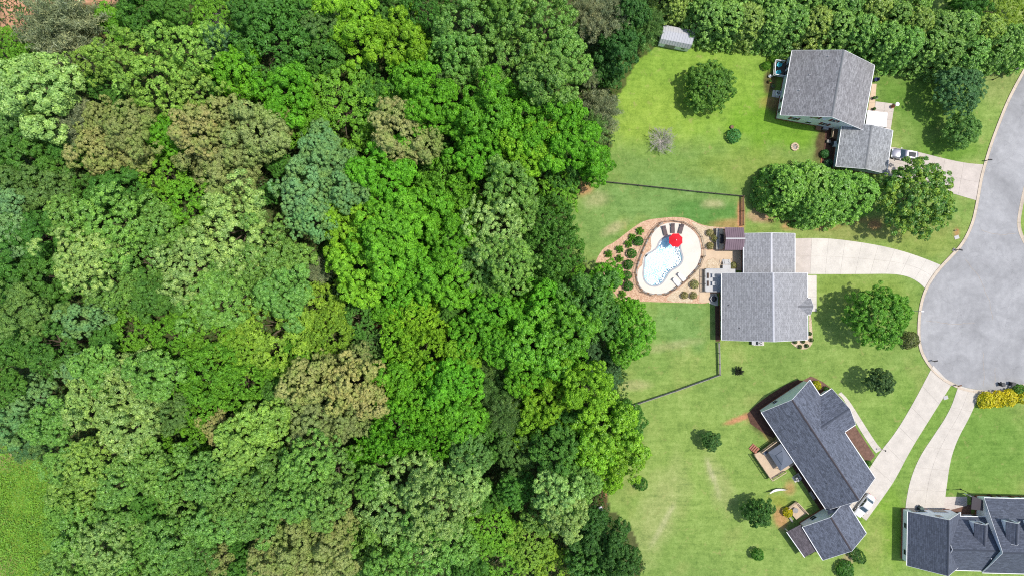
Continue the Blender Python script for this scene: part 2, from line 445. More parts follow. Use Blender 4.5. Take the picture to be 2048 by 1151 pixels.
CLAYC = [P2(*p) for p in [(-60, -40), (240, -40), (220, 12), (100, 40), (60, 110), (-60, 140)]]
def build_ground():
    ox = [-4000, -1500, -600, -300, -170, -130]; xs = np.array(ox + list(np.arange(-108, 108.01, .45)) + [-a for a in ox[::-1]])
    ys = np.array(ox + [-90] + list(np.arange(-64, 64.01, .45)) + [90] + [-a for a in ox[::-1]])
    X, Y = np.meshgrid(xs, ys); nx, ny = len(xs), len(ys)
    col = np.empty(X.shape + (4,)); col[..., :3] = (.208, .308, .070); col[..., 3] = 1.0
    n1 = fbm(X, Y, 14, 1); n2 = fbm(X, Y, 5, 5); n3 = fbm(X, Y, 2.2, 9)
    def paint(w, c, a=None):
        w = np.clip(w, 0, 1)[..., None]; col[..., :3] = col[..., :3] * (1 - w) + np.array(c) * w
        if a is not None: col[..., 3] = col[..., 3] * (1 - w[..., 0]) + a * w[..., 0]
    paint((n1 - .42) * 3.0, (.17, .268, .06)); paint((n2 - .57) * 3.0, (.25, .305, .085))
    def blob(u, v, ru, rv, c, k=1.0, soft=.5, ang=0, rough=.85, a=None):
        p = P(u, v); S = H / F; dx = X - p.x; dy = Y - p.y; ca, sa = math.cos(ang), math.sin(ang)
        e = np.hypot((dx * ca + dy * sa) / (ru * S), (-dx * sa + dy * ca) / (rv * S)) + (n3 - .5) * rough + (n2 - .5) * rough * .6
        paint(k * np.clip((1 + soft / 2 - e) / soft, 0, 1), c, a)
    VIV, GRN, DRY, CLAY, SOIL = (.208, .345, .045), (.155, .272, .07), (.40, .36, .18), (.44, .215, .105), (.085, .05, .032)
    blob(1380, 170, 205, 130, VIV, .9, .8); blob(1500, 130, 90, 60, VIV, .5, .8); blob(1300, 240, 70, 60, (.26, .36, .05), .5, .8); blob(1560, 250, 90, 50, (.15, .30, .025), .8, .7)
    blob(1330, 320, 120, 35, (.15, .25, .06), .6, .7); blob(1500, 340, 100, 40, (.20, .28, .05), .6, .7)
    blob(1330, 400, 140, 45, GRN, .9, .6); blob(1200, 440, 50, 70, GRN, .7, .6); blob(1400, 425, 70, 22, (.09, .22, .045), .8, .6)
    blob(1360, 650, 75, 50, GRN, .85, .6); blob(1300, 720, 60, 45, (.17, .28, .06), .7, .6)
    blob(1230, 455, 26, 10, DRY, .7, .9, .5); blob(1195, 400, 24, 18, DRY, .5, .9); blob(1425, 408, 20, 9, DRY, .6, .9); blob(1345, 690, 60, 8, DRY, .4, .9, .2); blob(1270, 770, 30, 10, DRY, .5, .9)
    blob(1380, 900, 130, 110, (.215, .315, .07), .7, .8); blob(1320, 1020, 40, 90, DRY, .3, .9, -.4, .9); blob(1435, 960, 20, 60, DRY, .3, .9, .4, .9)
    blob(1900, 880, 160, 130, (.15, .265, .045), .75, .8); blob(1980, 900, 90, 80, (.135, .25, .045), .7, .8); blob(1760, 1060, 50, 80, (.17, .30, .03), .7, .7); blob(1750, 1080, 25, 50, (.28, .30, .10), .5, .8)
    blob(1850, 200, 90, 60, (.105, .215, .03), .8, .7); blob(1900, 300, 60, 25, (.12, .24, .03), .8, .7); blob(2000, 150, 40, 60, (.24, .28, .09), .6, .7)
    blob(1750, 460, 160, 22, (.24, .26, .075), .75, .8); blob(1850, 490, 70, 25, (.22, .28, .06), .6, .8); blob(1720, 590, 110, 40, (.20, .28, .05), .6, .8)
    blob(1520, 432, 22, 12, (.42, .28, .16), .85, .6); blob(1482, 430, 7, 32, CLAY, .95, .6, 0, .4); blob(1455, 448, 28, 9, CLAY, .55, .8); blob(1600, 438, 60, 6, CLAY, .5, .9); blob(1650, 452, 30, 8, CLAY, .55, .9); blob(1575, 453, 16, 7, CLAY, .6, .9); blob(1700, 440, 70, 6, CLAY, .45, .9)
    blob(1750, 450, 14, 8, CLAY, .75, .7); blob(1913, 465, 6, 10, CLAY, .75, .7)
    blob(1164, 377, 22, 13, CLAY, .75, .7); blob(1206, 992, 10, 24, CLAY, .95, .5); blob(1480, 836, 34, 6, CLAY, .95, .6, .35, .5); blob(1516, 850, 12, 30, SOIL, .55, .7, .65)
    blob(1560, 800, 70, 9, CLAY, .5, .7, .55); blob(1540, 870, 10, 40, CLAY, .45, .8, .6); blob(1560, 1035, 12, 22, CLAY, .75, .7, .3); blob(1580, 975, 12, 16, CLAY, .6, .8); blob(1697, 1115, 10, 10, (.42, .30, .2), .7, .8)
    blob(1560, 1000, 22, 14, (.24, .26, .04), .6, .8); blob(1424, 950, 5, 34, (.46, .42, .26), .5, 1.2, .35, 1.3); blob(1330, 1040, 5, 45, (.46, .42, .26), .3, 1.2, -.5, 1.3)
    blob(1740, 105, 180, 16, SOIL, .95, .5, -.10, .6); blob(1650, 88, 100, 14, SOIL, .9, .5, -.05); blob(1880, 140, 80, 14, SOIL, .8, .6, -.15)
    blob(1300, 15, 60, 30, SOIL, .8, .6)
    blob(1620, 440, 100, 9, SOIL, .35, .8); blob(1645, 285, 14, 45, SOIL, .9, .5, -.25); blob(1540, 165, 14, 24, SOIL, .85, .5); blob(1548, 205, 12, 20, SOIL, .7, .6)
    blob(1540, 205, 24, 10, CLAY, .35, .8)
    # woodland floor, meadow and bare clay
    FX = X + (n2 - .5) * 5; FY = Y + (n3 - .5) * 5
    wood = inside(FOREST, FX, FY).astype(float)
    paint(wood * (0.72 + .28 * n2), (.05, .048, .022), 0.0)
    mead = inside(MEADOW, FX, FY).astype(float)
    paint(mead, (.15, .25, .03), 1.0); paint(mead * (n2 - .5) * 3, (.26, .22, .10))
    for b in ((172, -3, 60, 12), (20, 40, 30, 48), (45, 12, 44, 22), (30, 72, 30, 18), (270, 88, 16, 10)): blob(*b, (.55, .30, .18), .9, .6, a=0)
    for b in ((745, 640, 22, 14), (870, 600, 20, 12), (260, 70, 60, 40), (60, 100, 60, 60)): blob(*b, (.20, .15, .07), .7, .8, a=0)
    keep = np.ones((ny - 1, nx - 1), bool)
    cxs = (X[:-1, :-1] + X[1:, 1:]) / 2; cys = (Y[:-1, :-1] + Y[1:, 1:]) / 2
    big = offset_line(POOL, -.35, True); keep &= ~inside(big, cxs, cys)
    idx = np.arange(nx * ny).reshape(ny, nx)
    q = np.stack([idx[:-1, :-1], idx[:-1, 1:], idx[1:, 1:], idx[1:, :-1]], -1)[keep]
    co = np.stack([X, Y, np.zeros_like(X)], -1).reshape(-1, 3)
    me = quad_mesh('lawn', co, q)
    a = me.attributes.new('col', 'FLOAT_COLOR', 'POINT'); a.data.foreach_set('color', col.reshape(-1).astype(np.float32))
    o = mesh_obj('lawn', me, M['grass']); tag(o, kind='structure'); return o
def quad_mesh(name, co, q):
    me = bpy.data.meshes.new(name); nf = len(q); k = q.shape[1]
    me.vertices.add(len(co)); me.vertices.foreach_set('co', np.ascontiguousarray(co, np.float32).ravel())
    me.loops.add(nf * k); me.loops.foreach_set('vertex_index', np.ascontiguousarray(q, np.int32).ravel())
    me.polygons.add(nf); me.polygons.foreach_set('loop_start', np.arange(0, nf * k, k, dtype=np.int32))
    me.update(calc_edges=True)
    return me
build_ground()

# ---------------------------------------------------------------- road, kerb, driveways
KERB_L = [(2080, 95), (2048, 148), (2020, 200), (2000, 250), (1985, 290), (1973, 330), (1965, 360), (1957, 410), (1948, 450), (1928, 490), (1905, 514), (1880, 540), (1862, 565), (1850, 590), (1843, 620), (1840, 660), (1843, 695), (1855, 720), (1875, 745), (1905, 765), (1935, 776), (1975, 781), (2010, 779), (2048, 768), (2100, 735), (2140, 690)]
KERB_R = [(2140, 200), (2090, 270), (2056, 340), (2044, 385), (2036, 425), (2033, 447), (2037, 468), (2050, 494), (2085, 530), (2140, 570)]
kl = smooth_poly([P2(*p) for p in KERB_L], 2, False); kr = smooth_poly([P2(*p) for p in KERB_R], 2, False)
road_poly = kl + [P2(2260, 640), P2(2260, 620)] + kr[::-1] + [P2(2180, 60)]
tag(sheet('road', road_poly, .02, M['asphalt']), kind='structure')
ROAD = bpy.data.objects['road']
for sm in ([(1966, 702), (1968, 735), (1967, 772)], [(1990, 735), (1990, 770)], [(1850, 640), (1900, 648), (1950, 645)], [(1930, 520), (1960, 555), (1978, 600), (1985, 640)], [(1962, 460), (2000, 470), (2032, 466)]):
    ln = resample([P2(*q) for q in sm], 14); ln = [(x + rnd.uniform(-.12, .12), y + rnd.uniform(-.12, .12)) for x, y in ln]; a_ = offset_line(ln, .035); b_ = offset_line(ln, -.035)
    MB().add([(x, y, .025) for x, y in a_] + [(x, y, .025) for x, y in b_], [(i, i + 1, 15 + i + 1, 15 + i) for i in range(14)]).build('tar_seam', M['joint_dirt'], ROAD)
def kerb(name, line, side):
    root = empty(name, (line[0][0], line[0][1], 0)); tag(root, kind='structure')
    n = max(2, int(poly_len(line) / 3.0)); pts = resample(line, n * 4)
    inn = offset_line(pts, 0.02 * side); mid = offset_line(pts, .30 * side); out = offset_line(pts, .62 * side)
    for i in range(n):
        a, b = i * 4, i * 4 + 4; m = MB(); vs = []; fs = []
        for j in range(a, b + 1):
            t = .012 if j == a else (-.012 if j == b else 0)
            k = min(max(j, 0), len(pts) - 1); dx = pts[min(k + 1, len(pts) - 1)][0] - pts[max(k - 1, 0)][0]; dy = pts[min(k + 1, len(pts) - 1)][1] - pts[max(k - 1, 0)][1]; L = math.hypot(dx, dy)
            sx, sy = dx / L * t, dy / L * t
            for (q, z) in ((inn, .03), (mid, .055), (mid, .055), (out, .135), (out, .0)): vs.append((q[k][0] + sx, q[k][1] + sy, z))
        for j in range(4):
            for c in (0, 2, 3):
                fs.append((j * 5 + c, j * 5 + c + 1, j * 5 + c + 6, j * 5 + c + 5))
        m.add(vs, fs); o = m.build('kerb_section', M['kerb_concrete'], root)
kerb('kerb', kl, -1 if True else 1)
kerb('kerb_far_side', kr, 1)
def slabs(name, left, right, n, m_, mat, z=.05, gap=.022, it=2, kind='structure', apron=None):
    L = smooth_poly([P2(*p) for p in left], it, False); R = smooth_poly([P2(*p) for p in right], it, False); k = 5
    L = resample(L, n * k); R = resample(R, n * k)
    root = empty(name, (L[0][0], L[0][1], 0)); tag(root, kind=kind)
    base = MB(); vs = []; fs = []
    for i in range(n * k + 1): vs += [(L[i][0], L[i][1], .012), (R[i][0], R[i][1], .012)]
    for i in range(n * k): fs.append((2 * i, 2 * i + 1, 2 * i + 3, 2 * i + 2))
    base.add(vs, fs).build('joint_bed', M['joint_dirt'], root)
    lerp = lambda a, b, t: (a[0] + (b[0] - a[0]) * t, a[1] + (b[1] - a[1]) * t)
    for i in range(n):
        for j in range(m_):
            t0, t1 = j / m_, (j + 1) / m_; lo = []; hi = []
            w = math.hypot(L[i * k][0] - R[i * k][0], L[i * k][1] - R[i * k][1]); g = gap / 2 / w
            for s in range(k + 1):
                q = i * k + s
                lo.append(lerp(L[q], R[q], t0 + (g if j else 0))); hi.append(lerp(L[q], R[q], t1 - (g if j < m_ - 1 else 0)))
            def pull(a, b):
                d = math.hypot(b[0] - a[0], b[1] - a[1]) or 1; return (a[0] + (b[0] - a[0]) / d * gap / 2, a[1] + (b[1] - a[1]) / d * gap / 2)
            lo[0], lo[-1], hi[0], hi[-1] = pull(lo[0], lo[1]), pull(lo[-1], lo[-2]), pull(hi[0], hi[1]), pull(hi[-1], hi[-2])
            MB().prism(lo + hi[::-1], .008, z + rnd.uniform(-.003, .003)).build('slab', apron if apron and i == 0 else mat, root)
    return root
slabs('driveway', [(1776, 293), (1833, 303), (1890, 318), (1935, 327), (1966, 329)], [(1768, 352), (1820, 362), (1865, 375), (1905, 387), (1953, 401)], 5, 2, M['concrete_old'])
slabs('driveway', [(1590, 477), (1622, 476), (1665, 477), (1740, 487), (1800, 500), (1850, 517), (1884, 531)], [(1590, 548), (1630, 548), (1720, 548), (1785, 547), (1815, 552), (1836, 563), (1852, 578)], 9, 2, M['concrete'], apron=M['concrete_old'])
slabs('driveway', [(1866, 730), (1825, 808), (1790, 866), (1757, 906), (1730, 950), (1690, 1005)], [(1903, 768), (1862, 833), (1820, 900), (1792, 955), (1772, 985), (1732, 1040)], 7, 1, M['concrete_worn'])
slabs('driveway', [(1917, 770), (1900, 820), (1870, 866), (1840, 910), (1821, 955), (1812, 1000), (1810, 1024)], [(1960, 783), (1941, 830), (1915, 876), (1900, 920), (1892, 980), (1886, 1024)], 6, 2, M['concrete_worn'])
slabs('front_walk', [(1616, 550), (1616, 622)], [(1633, 550), (1633, 622)], 5, 1, M['concrete'], .046, it=0)
slabs('front_walk', [(1676, 787), (1684, 793), (1697, 815), (1712, 846), (1742, 893), (1752, 905)], [(1682, 783), (1694, 795), (1706, 812), (1722, 838), (1752, 885), (1764, 898)], 6, 1, M['concrete_worn'], .046, it=1)
slabs('front_walk', [(1886, 992), (1886, 1022)], [(1934, 992), (1934, 1010)], 2, 2, M['concrete_old'], .046, it=0)
slabs('front_walk', [(1744, 168), (1738, 205), (1730, 262)], [(1753, 168), (1750, 205), (1744, 262)], 5, 1, M['patio'], .046, it=0)
slabs('front_patio', [(1751, 203), (1743, 268)], [(1789, 208), (1779, 273)], 4, 2, M['concrete_old'], .05, it=0)

# planting beds (mulch), gravel around the pool
def bed(name, pts, mat, z=.03, it=1):
    return tag(sheet(name, smooth_poly([P2(*p) for p in pts], it), z, M[mat]), kind='structure')
bed('mulch_bed', [Z5(*p) for p in [(1020, 170), (1135, 110), (1260, 170), (1350, 240), (1440, 330), (1235, 315), (1115, 200)]], 'mulch', it=0)
bed('mulch_bed', [Z5(*p) for p in [(1480, 680), (1580, 610), (1790, 925), (1735, 985), (1690, 975)]], 'mulch', it=0)
bed('mulch_bed', [(1486, 836), (1520, 800), (1590, 757), (1612, 762), (1530, 830), (1552, 868), (1546, 878)], 'mulch_dark')
bed('mulch_bed', [Z4(*p) for p in [(560, 258), (690, 250), (685, 80), (700, 80), (712, 240), (705, 285), (660, 312), (610, 300)]], 'gravel_tan')
bed('mulch_bed', [(1430, 610), (1440, 610), (1440, 682), (1431, 682)], 'mulch_dark', it=0)
bed('mulch_bed', [(1886, 1008), (1942, 1008), (1942, 1028), (1886, 1028)], 'mulch', .026, it=0)
bed('mulch_bed', [(1942, 990), (2060, 992), (2060, 1003), (1942, 1003)], 'mulch_dark', it=0)
bed('mulch_bed', [Y6(*p) for p in [(190, 470), (330, 470), (330, 640), (290, 1000), (150, 980), (135, 870), (190, 700)]], 'mulch_dark')
bed('mulch_bed', [(1580, 925), (1596, 915), (1656, 1010), (1640, 1018)], 'mulch_dark', it=0)
GRAVEL = [Z1(*p) for p in [(880, 370), (780, 380), (700, 390), (640, 410), (570, 458), (500, 512), (430, 568), (350, 608), (310, 660), (275, 730), (300, 800), (400, 930), (450, 1000), (470, 1032), (700, 1035), (1000, 1045), (1185, 1052), (1185, 990), (1280, 960), (1290, 780), (1440, 770), (1440, 452), (1240, 450), (1150, 440), (1080, 418), (1020, 383), (950, 372)]]
tag(sheet('gravel_bed', [P2(*p) for p in smooth_poly(GRAVEL, 2)], .025, M['gravel_pink'], [COPING]), kind='structure')
tag(sheet('gravel_bed', smooth_poly([P2(*Z1(*p)) for p in [(1030, 400), (1110, 440), (1240, 452), (1240, 625), (1130, 625), (1110, 540), (1060, 460)]], 1), .032, M['gravel_tan']), kind='structure')
tag(sheet('gravel_bed', smooth_poly([P2(*Z1(*p)) for p in [(1095, 780), (1095, 1042), (840, 1035), (850, 985), (960, 920), (1060, 800), (1120, 700)]], 1), .032, M['gravel_tan']), kind='structure')
PATIO = [Z1(*p) for p in [(1118, 632), (1240, 634), (1437, 634), (1437, 790), (1290, 790), (1275, 745), (1250, 712), (1205, 690), (1160, 705), (1143, 740), (1136, 775), (1136, 955), (1180, 960), (1180, 1040), (1097, 1040), (1097, 790), (1110, 735), (1125, 690)]]
tag(sheet('patio', [P2(*p) for p in PATIO], .06, M['patio'], z0=0), kind='structure')
sl = [Z1(*p) for p in [(1136, 780), (1143, 742), (1160, 707), (1205, 692), (1250, 714), (1275, 747), (1290, 780)]]
tag(sheet('gravel_bed', [P2(*p) for p in sl], .034, M['gravel_tan']), kind='structure')

# ---------------------------------------------------------------- pool
DECK = [P2(*Y8(*p)) for p in [(545, 160), (480, 165), (420, 185), (360, 220), (310, 270), (272, 330), (262, 400), (275, 470), (262, 520), (190, 560), (158, 640), (160, 700), (112, 740), (93, 800), (93, 880), (108, 950), (150, 1012), (210, 1052), (280, 1072), (370, 1077), (450, 1062), (530, 1032), (620, 972), (700, 902), (780, 822), (840, 742), (885, 660), (903, 580), (908, 500), (902, 430), (880, 370), (840, 300), (790, 250), (720, 200), (650, 170)]]
DECK = smooth_poly(DECK, 2)
tag(sheet('pool_deck', DECK, .085, M['pool_deck_coat'], [COPING], z0=0), kind='structure')
pc = P(*Y8(420, 640)); pool = empty('swimming_pool', (pc.x, pc.y, 0))
tag(pool, 'free-form swimming pool with grey coping and pale blue water', 'pool')
def ring(name, a, b, z, mat, parent, zi=None):
    n = len(a); vs = [(p[0], p[1], z) for p in a] + [(p[0], p[1], z) for p in b]; fs = [(i, (i + 1) % n, n + (i + 1) % n, n + i) for i in range(n)]
    if zi is not None:
        vs += [(p[0], p[1], zi) for p in a] + [(p[0], p[1], .02) for p in b]
        fs += [(i, 2 * n + i, 2 * n + (i + 1) % n, (i + 1) % n) for i in range(n)] + [(n + i, n + (i + 1) % n, 3 * n + (i + 1) % n, 3 * n + i) for i in range(n)]
    return MB().add(vs, fs).build(name, mat, parent)
cop = empty('coping', (0, 0, 0)); cop.parent = pool; ORG[cop.name] = org(pool)
npt = len(POOL); step = 3
for i in range(0, npt, step):
    ids = [(i + j) % npt for j in range(min(step, npt - i) + 1)]
    a = [POOL[k] for k in ids]; b = [COPING[k] for k in ids]
    g = .012
    MB().prism(a + b[::-1], .02, .115 + rnd.uniform(-.004, .004)).build('coping_stone', M['coping'], cop)
n = npt; vs = [(p[0], p[1], .02) for p in POOL] + [(p[0], p[1], -1.3) for p in POOL]
MB().add(vs, [(i, (i + 1) % n, n + (i + 1) % n, n + i) for i in range(n)] + [tuple(range(n, 2 * n))]).build('basin', M['pool_plaster'], pool)
sheet('water', [(p[0], p[1]) for p in POOL], -.06, M['pool_water'], parent=pool)
MB().box((*P2(*Y8(208, 583)), .16), (.5, .35, .1), .4).build('skimmer', M['black_metal'], pool)

# ---------------------------------------------------------------- foliage meshes
def unit(a): return a / (np.linalg.norm(a, axis=-1, keepdims=True) + 1e-9)
def leaf_mesh(name, pos, nor, ln, wd, r, tip):
    n = len(pos); t = unit(np.cross(nor, RNG.normal(size=(n, 3)))); b = np.cross(nor, t)
    ln = np.broadcast_to(ln, (n,))[:, None]; wd = np.broadcast_to(wd, (n,))[:, None]
    co = np.stack([pos - t * ln / 2, pos + b * wd / 2, pos + t * ln / 2, pos - b * wd / 2], 1).reshape(-1, 3)
    me = quad_mesh(name, co, np.arange(4 * n).reshape(n, 4))
    for nm, val in (('rnd', r), ('tip', tip)):
        a = me.attributes.new(nm, 'FLOAT', 'POINT'); a.data.foreach_set('value', np.repeat(val, 4).astype(np.float32))
    return me
def puff_leaves(pc, pr, pd, n_per, ll, lw, up=.45, shell=.55, jit=.55, tipk=.5):
    N = len(pc); idx = np.repeat(np.arange(N), n_per); m = len(idx)
    d = unit(unit(RNG.normal(size=(m, 3))) + .75 * pd[idx] + np.array([0, 0, up]))
    rad = shell + (1.06 - shell) * RNG.random(m) ** .6
    pos = pc[idx] + d * (pr[idx] * rad)[:, None]
    nor = unit(d + jit * RNG.normal(size=(m, 3)))
    pk = RNG.random(N); r = np.clip(.5 + .30 * (pk[idx] - .5) + .55 * (RNG.random(m) - .5), 0, 1)
    tip = np.clip((RNG.random(N)[idx] * .6 + RNG.random(m) * .6 - (.75 - tipk * .5)) * 4, 0, 1)
    s = RNG.uniform(.75, 1.25, m)
    return pos, nor, ll * s, lw * s, r, tip
def fib_dirs(n, zmin=-.35, jit=.25):
    i = np.arange(n) + .5; z = 1 - (1 - zmin) * i / n; ph = i * 2.399963
    s = np.sqrt(np.clip(1 - z * z, 0, 1)); d = np.stack([s * np.cos(ph), s * np.sin(ph), z], 1)
    return unit(d + jit * RNG.normal(size=(n, 3)) / math.sqrt(n) * 2.2)
MESHR = {}
def crown_broad(name, R, nl, lobe=(.22, .36), rad=(.52, .86), squash=.78, pr=(.42, .72), ppl=11, lpp=48, ll=.36, lw=.22, zmin=-.5, wob=1.0, jit=.40, lz=-.12):
    d = fib_dirs(nl, zmin); k = RNG.uniform(*rad, nl)
    out = 1 + .20 * wob * np.sin(np.arctan2(d[:, 1], d[:, 0]) * 3 + RNG.uniform(0, 6)) + .13 * wob * np.sin(np.arctan2(d[:, 1], d[:, 0]) * 5 + RNG.uniform(0, 6))
    lc = d * (k * R * out)[:, None]; lc[:, 2] *= squash; lr = RNG.uniform(*lobe, nl) * R
    pcs, prs, pds = [], [], []
    for i in range(nl):
        n = max(4, int(ppl * (lr[i] / (.29 * R)) ** 2)); q = unit(fib_dirs(n, lz, .5) + .35 * d[i])
        pcs.append(lc[i] + q * lr[i] * RNG.uniform(.6, 1.0, (n, 1)) * np.array([1, 1, .75])); prs.append(RNG.uniform(*pr, n)); pds.append(q)
    a = puff_leaves(np.concatenate(pcs), np.concatenate(prs), np.concatenate(pds), lpp, ll, lw, jit=jit)
    me = leaf_mesh(name, *a); MESHR[me.name] = R; return me
def crown_cauli(name, R, n, pr=(.50, .82), lpp=75, ll=.27, lw=.19, squash=.72, lump=.22, zmin=-.45):
    d = fib_dirs(n, zmin, .45); az = np.arctan2(d[:, 1], d[:, 0]); big = fib_dirs(13, -.1, 1.0)
    lum = np.max(d @ big.T, 1)
    rr = R * np.clip(.80 + lump * (lum - .86) * 6 + .06 * RNG.normal(size=n), .64, 1.05); pc = d * rr[:, None]; pc[:, 2] *= squash
    a = puff_leaves(pc, RNG.uniform(*pr, n), d, lpp, ll, lw, .3, .86, .20)
    me = leaf_mesh(name, *a); MESHR[me.name] = R; return me
def crown_vine(name, R, n, ll=.34, lw=.22, squash=.6, lump=.22, zmin=-.25):
    d = unit(RNG.normal(size=(n * 2, 3))); d = d[d[:, 2] > zmin][:n]; n = len(d)
    big = fib_dirs(14, -.2, .9); sm = fib_dirs(70, -.2, .9)
    l1 = np.max(d @ big.T, 1); l2 = np.max(d @ sm.T, 1)
    rr = R * (.86 + lump * (l1 - .9) * 2.6 + .17 * (l2 - .97) * 9 + .045 * RNG.normal(size=n)); pos = d * rr[:, None]; pos[:, 2] *= squash
    nor = unit(d + np.array([0, 0, .3]) + .75 * RNG.normal(size=(n, 3)))
    r = np.clip(.5 + .75 * (RNG.random(n) - .5), 0, 1); tip = (RNG.random(n) < .3) * RNG.random(n)
    me = leaf_mesh(name, pos, nor, ll * RNG.uniform(.7, 1.3, n), lw * RNG.uniform(.7, 1.3, n), r, tip); MESHR[me.name] = R; return me
def crown_feather(name, R, nb, nl=190, squash=.75, ll=.5, lw=.06, up=.25):
    d = fib_dirs(nb, -.3, .6); P_, N_, = [], []
    for i in range(nb):
        L = R * RNG.uniform(.75, 1.05); t = RNG.uniform(.25, 1, nl); bend = np.array([0, 0, -.25])
        axis = d[i] * np.array([1, 1, squash]); p = axis * (t * L)[:, None] + bend * (t ** 2 * L * .25)[:, None]
        p = p + unit(RNG.normal(size=(nl, 3))) * (RNG.random(nl) ** .5 * .16 * R * (1.15 - .6 * t))[:, None]; P_.append(p)
        N_.append(np.repeat(d[i][None], nl, 0))
    pos = np.concatenate(P_); ax = np.concatenate(N_); n = len(pos)
    nor = unit(np.cross(ax + .5 * RNG.normal(size=(n, 3)), RNG.normal(size=(n, 3)))); nor[:, 2] = np.abs(nor[:, 2]) + up; nor = unit(nor)
    r = RNG.random(n); tip = (RNG.random(n) < .25) * 1.0
    me = leaf_mesh(name, pos, nor, ll * RNG.uniform(.6, 1.3, n), lw * RNG.uniform(.7, 1.4, n), r, tip); MESHR[me.name] = R; return me
def crown_cone(name, R, hh, n, pr=(.32, .55), lpp=34, ll=.30, lw=.13, power=.75):
    """conical evergreen: sprays on whorls, from z=0 (skirt) to z=hh (tip)"""
    t = np.sort(RNG.random(n) ** 1.45); ph = np.arange(n) * 2.399963 + RNG.normal(size=n) * .3
    rr = R * (1 - t) ** power * RNG.uniform(.70, 1.03, n) + .08
    pc = np.stack([rr * np.cos(ph), rr * np.sin(ph), t * hh], 1)
    pd = unit(np.stack([np.cos(ph), np.sin(ph), np.full(n, .55)], 1))
    a = puff_leaves(pc, RNG.uniform(*pr, n) * (1 - .3 * t), pd, lpp, ll, lw, .5, .35, .6)
    me = leaf_mesh(name, *a); MESHR[me.name] = R; return me

BIG = [crown_broad('broad_large_%s' % c, 7.6, 34, lobe=(.18, .29), rad=(.42, .95), lpp=84, ppl=17, pr=(.40, .78), ll=.29, lw=.175, squash=.74) for c in 'ab']
MED = [crown_broad('broad_medium_%s' % c, 5.4, 22, lobe=(.22, .35), rad=(.42, .93), lpp=84, ppl=16, pr=(.36, .72), ll=.29, lw=.175) for c in 'abc']
SML = [crown_broad('broad_small_%s' % c, 3.4, 30, lobe=(.24, .36), pr=(.28, .50), ppl=12, lpp=48, ll=.25, lw=.15, zmin=-.3, wob=.6) for c in 'ab']
OPEN = [crown_broad('broad_open_%s' % c, 6.0, 30, lobe=(.16, .27), rad=(.45, .98), squash=.62, lpp=46, ppl=12) for c in 'ab']
CAU = [crown_broad('tufted_%s' % c, 5.4, 27, lobe=(.19, .32), rad=(.45, .92), squash=.72, pr=(.34, .56), ppl=24, lpp=62, ll=.22, lw=.15, jit=.25, wob=.9) for c in 'abc']
VIN = [crown_broad('vine_%s' % c, 5.4, 64, lobe=(.11, .20), rad=(.66, .98), squash=.62, pr=(.32, .58), ppl=22, lpp=42, ll=.27, lw=.17, zmin=-.3, wob=.6, jit=.5) for c in 'ab']
FEA = [crown_feather('feathery_%s' % c, 4.6, 90) for c in 'ab']
CYP = [crown_cone('cypress_%s' % c, 3.3, 9.0, 520, pr=(.30, .48), lpp=40, ll=.26, lw=.13, power=.42) for c in 'ab']
CON = [crown_cone('conifer_%s' % c, 2.2, 4.6, 130, pr=(.30, .52), lpp=46, ll=.26, lw=.09, power=.7) for c in 'ab']
ROUND = crown_broad('round_dense', 5.6, 92, lobe=(.17, .25), rad=(.50, .82), squash=.74, lpp=56, ppl=12, pr=(.30, .52), ll=.27, lw=.16, wob=.25, lz=-.2, zmin=-.2)
SHRUB = [crown_vine('shrub_%s' % c, .75, 700, .17, .11, .8, .3, -.1) for c in 'ab']
SPIKY = crown_feather('spiky_shrub', .85, 34, 22, .7, .34, .09)
ROSE = crown_vine('rose_bush', .85, 800, .15, .11, .75, .35, -.1)
def trunk_mesh(name, lean=.06, limbs=7, seed=1):
    """unit tree: height 1 to the crown centre, crown radius 1"""
    r = random.Random(seed); m = MB()
    m.tube([(0, 0, -.02), (.01, .0, .1), (r.uniform(-lean, lean), r.uniform(-lean, lean), .55), (r.uniform(-lean, lean), r.uniform(-lean, lean), 1.05)], [.085, .06, .045, .02], 8)
    for i in range(limbs):
        a = i * 2.4 + r.uniform(-.3, .3); z = r.uniform(.5, .8); e = r.uniform(.45, .75)
        m.tube([(0, 0, z), (e * .45 * math.cos(a), e * .45 * math.sin(a), z + .12), (e * math.cos(a + .15), e * math.sin(a + .15), z + r.uniform(.2, .36))], [.03, .02, .007], 5)
    return m.mesh(name)
TRUNK = [trunk_mesh('trunk_a', seed=1), trunk_mesh('trunk_b', seed=5)]
for t in TRUNK: t.materials.append(M['bark'])
MATOF = {}
def foliage(me, mat):
    if not me.materials: me.materials.append(M[mat])
for me in BIG: foliage(me, 'leaf_pale')
for me in MED + SML + VIN + SHRUB: foliage(me, 'leaf')
for me in OPEN: foliage(me, 'leaf')
for me in CAU: foliage(me, 'leaf_tan')
for me in FEA + CON + CYP + [SPIKY]: foliage(me, 'needle')
foliage(ROUND, 'leaf'); foliage(ROSE, 'rose')
PALE = []
for me in MED[:2]:
    c = me.copy(); c.name = me.name + '_pale'; c.materials[0] = M['leaf_pale']; MESHR[c.name] = MESHR[me.name]; PALE.append(c)
BIGG = []
for me in BIG:
    c = me.copy(); c.name = me.name + '_green'; c.materials[0] = M['leaf']; MESHR[c.name] = MESHR[me.name]; BIGG.append(c)
MAG = ROUND.copy(); MAG.name = 'magnolia'; MAG.materials[0] = M['leaf_magnolia']; MESHR[MAG.name] = MESHR[ROUND.name]

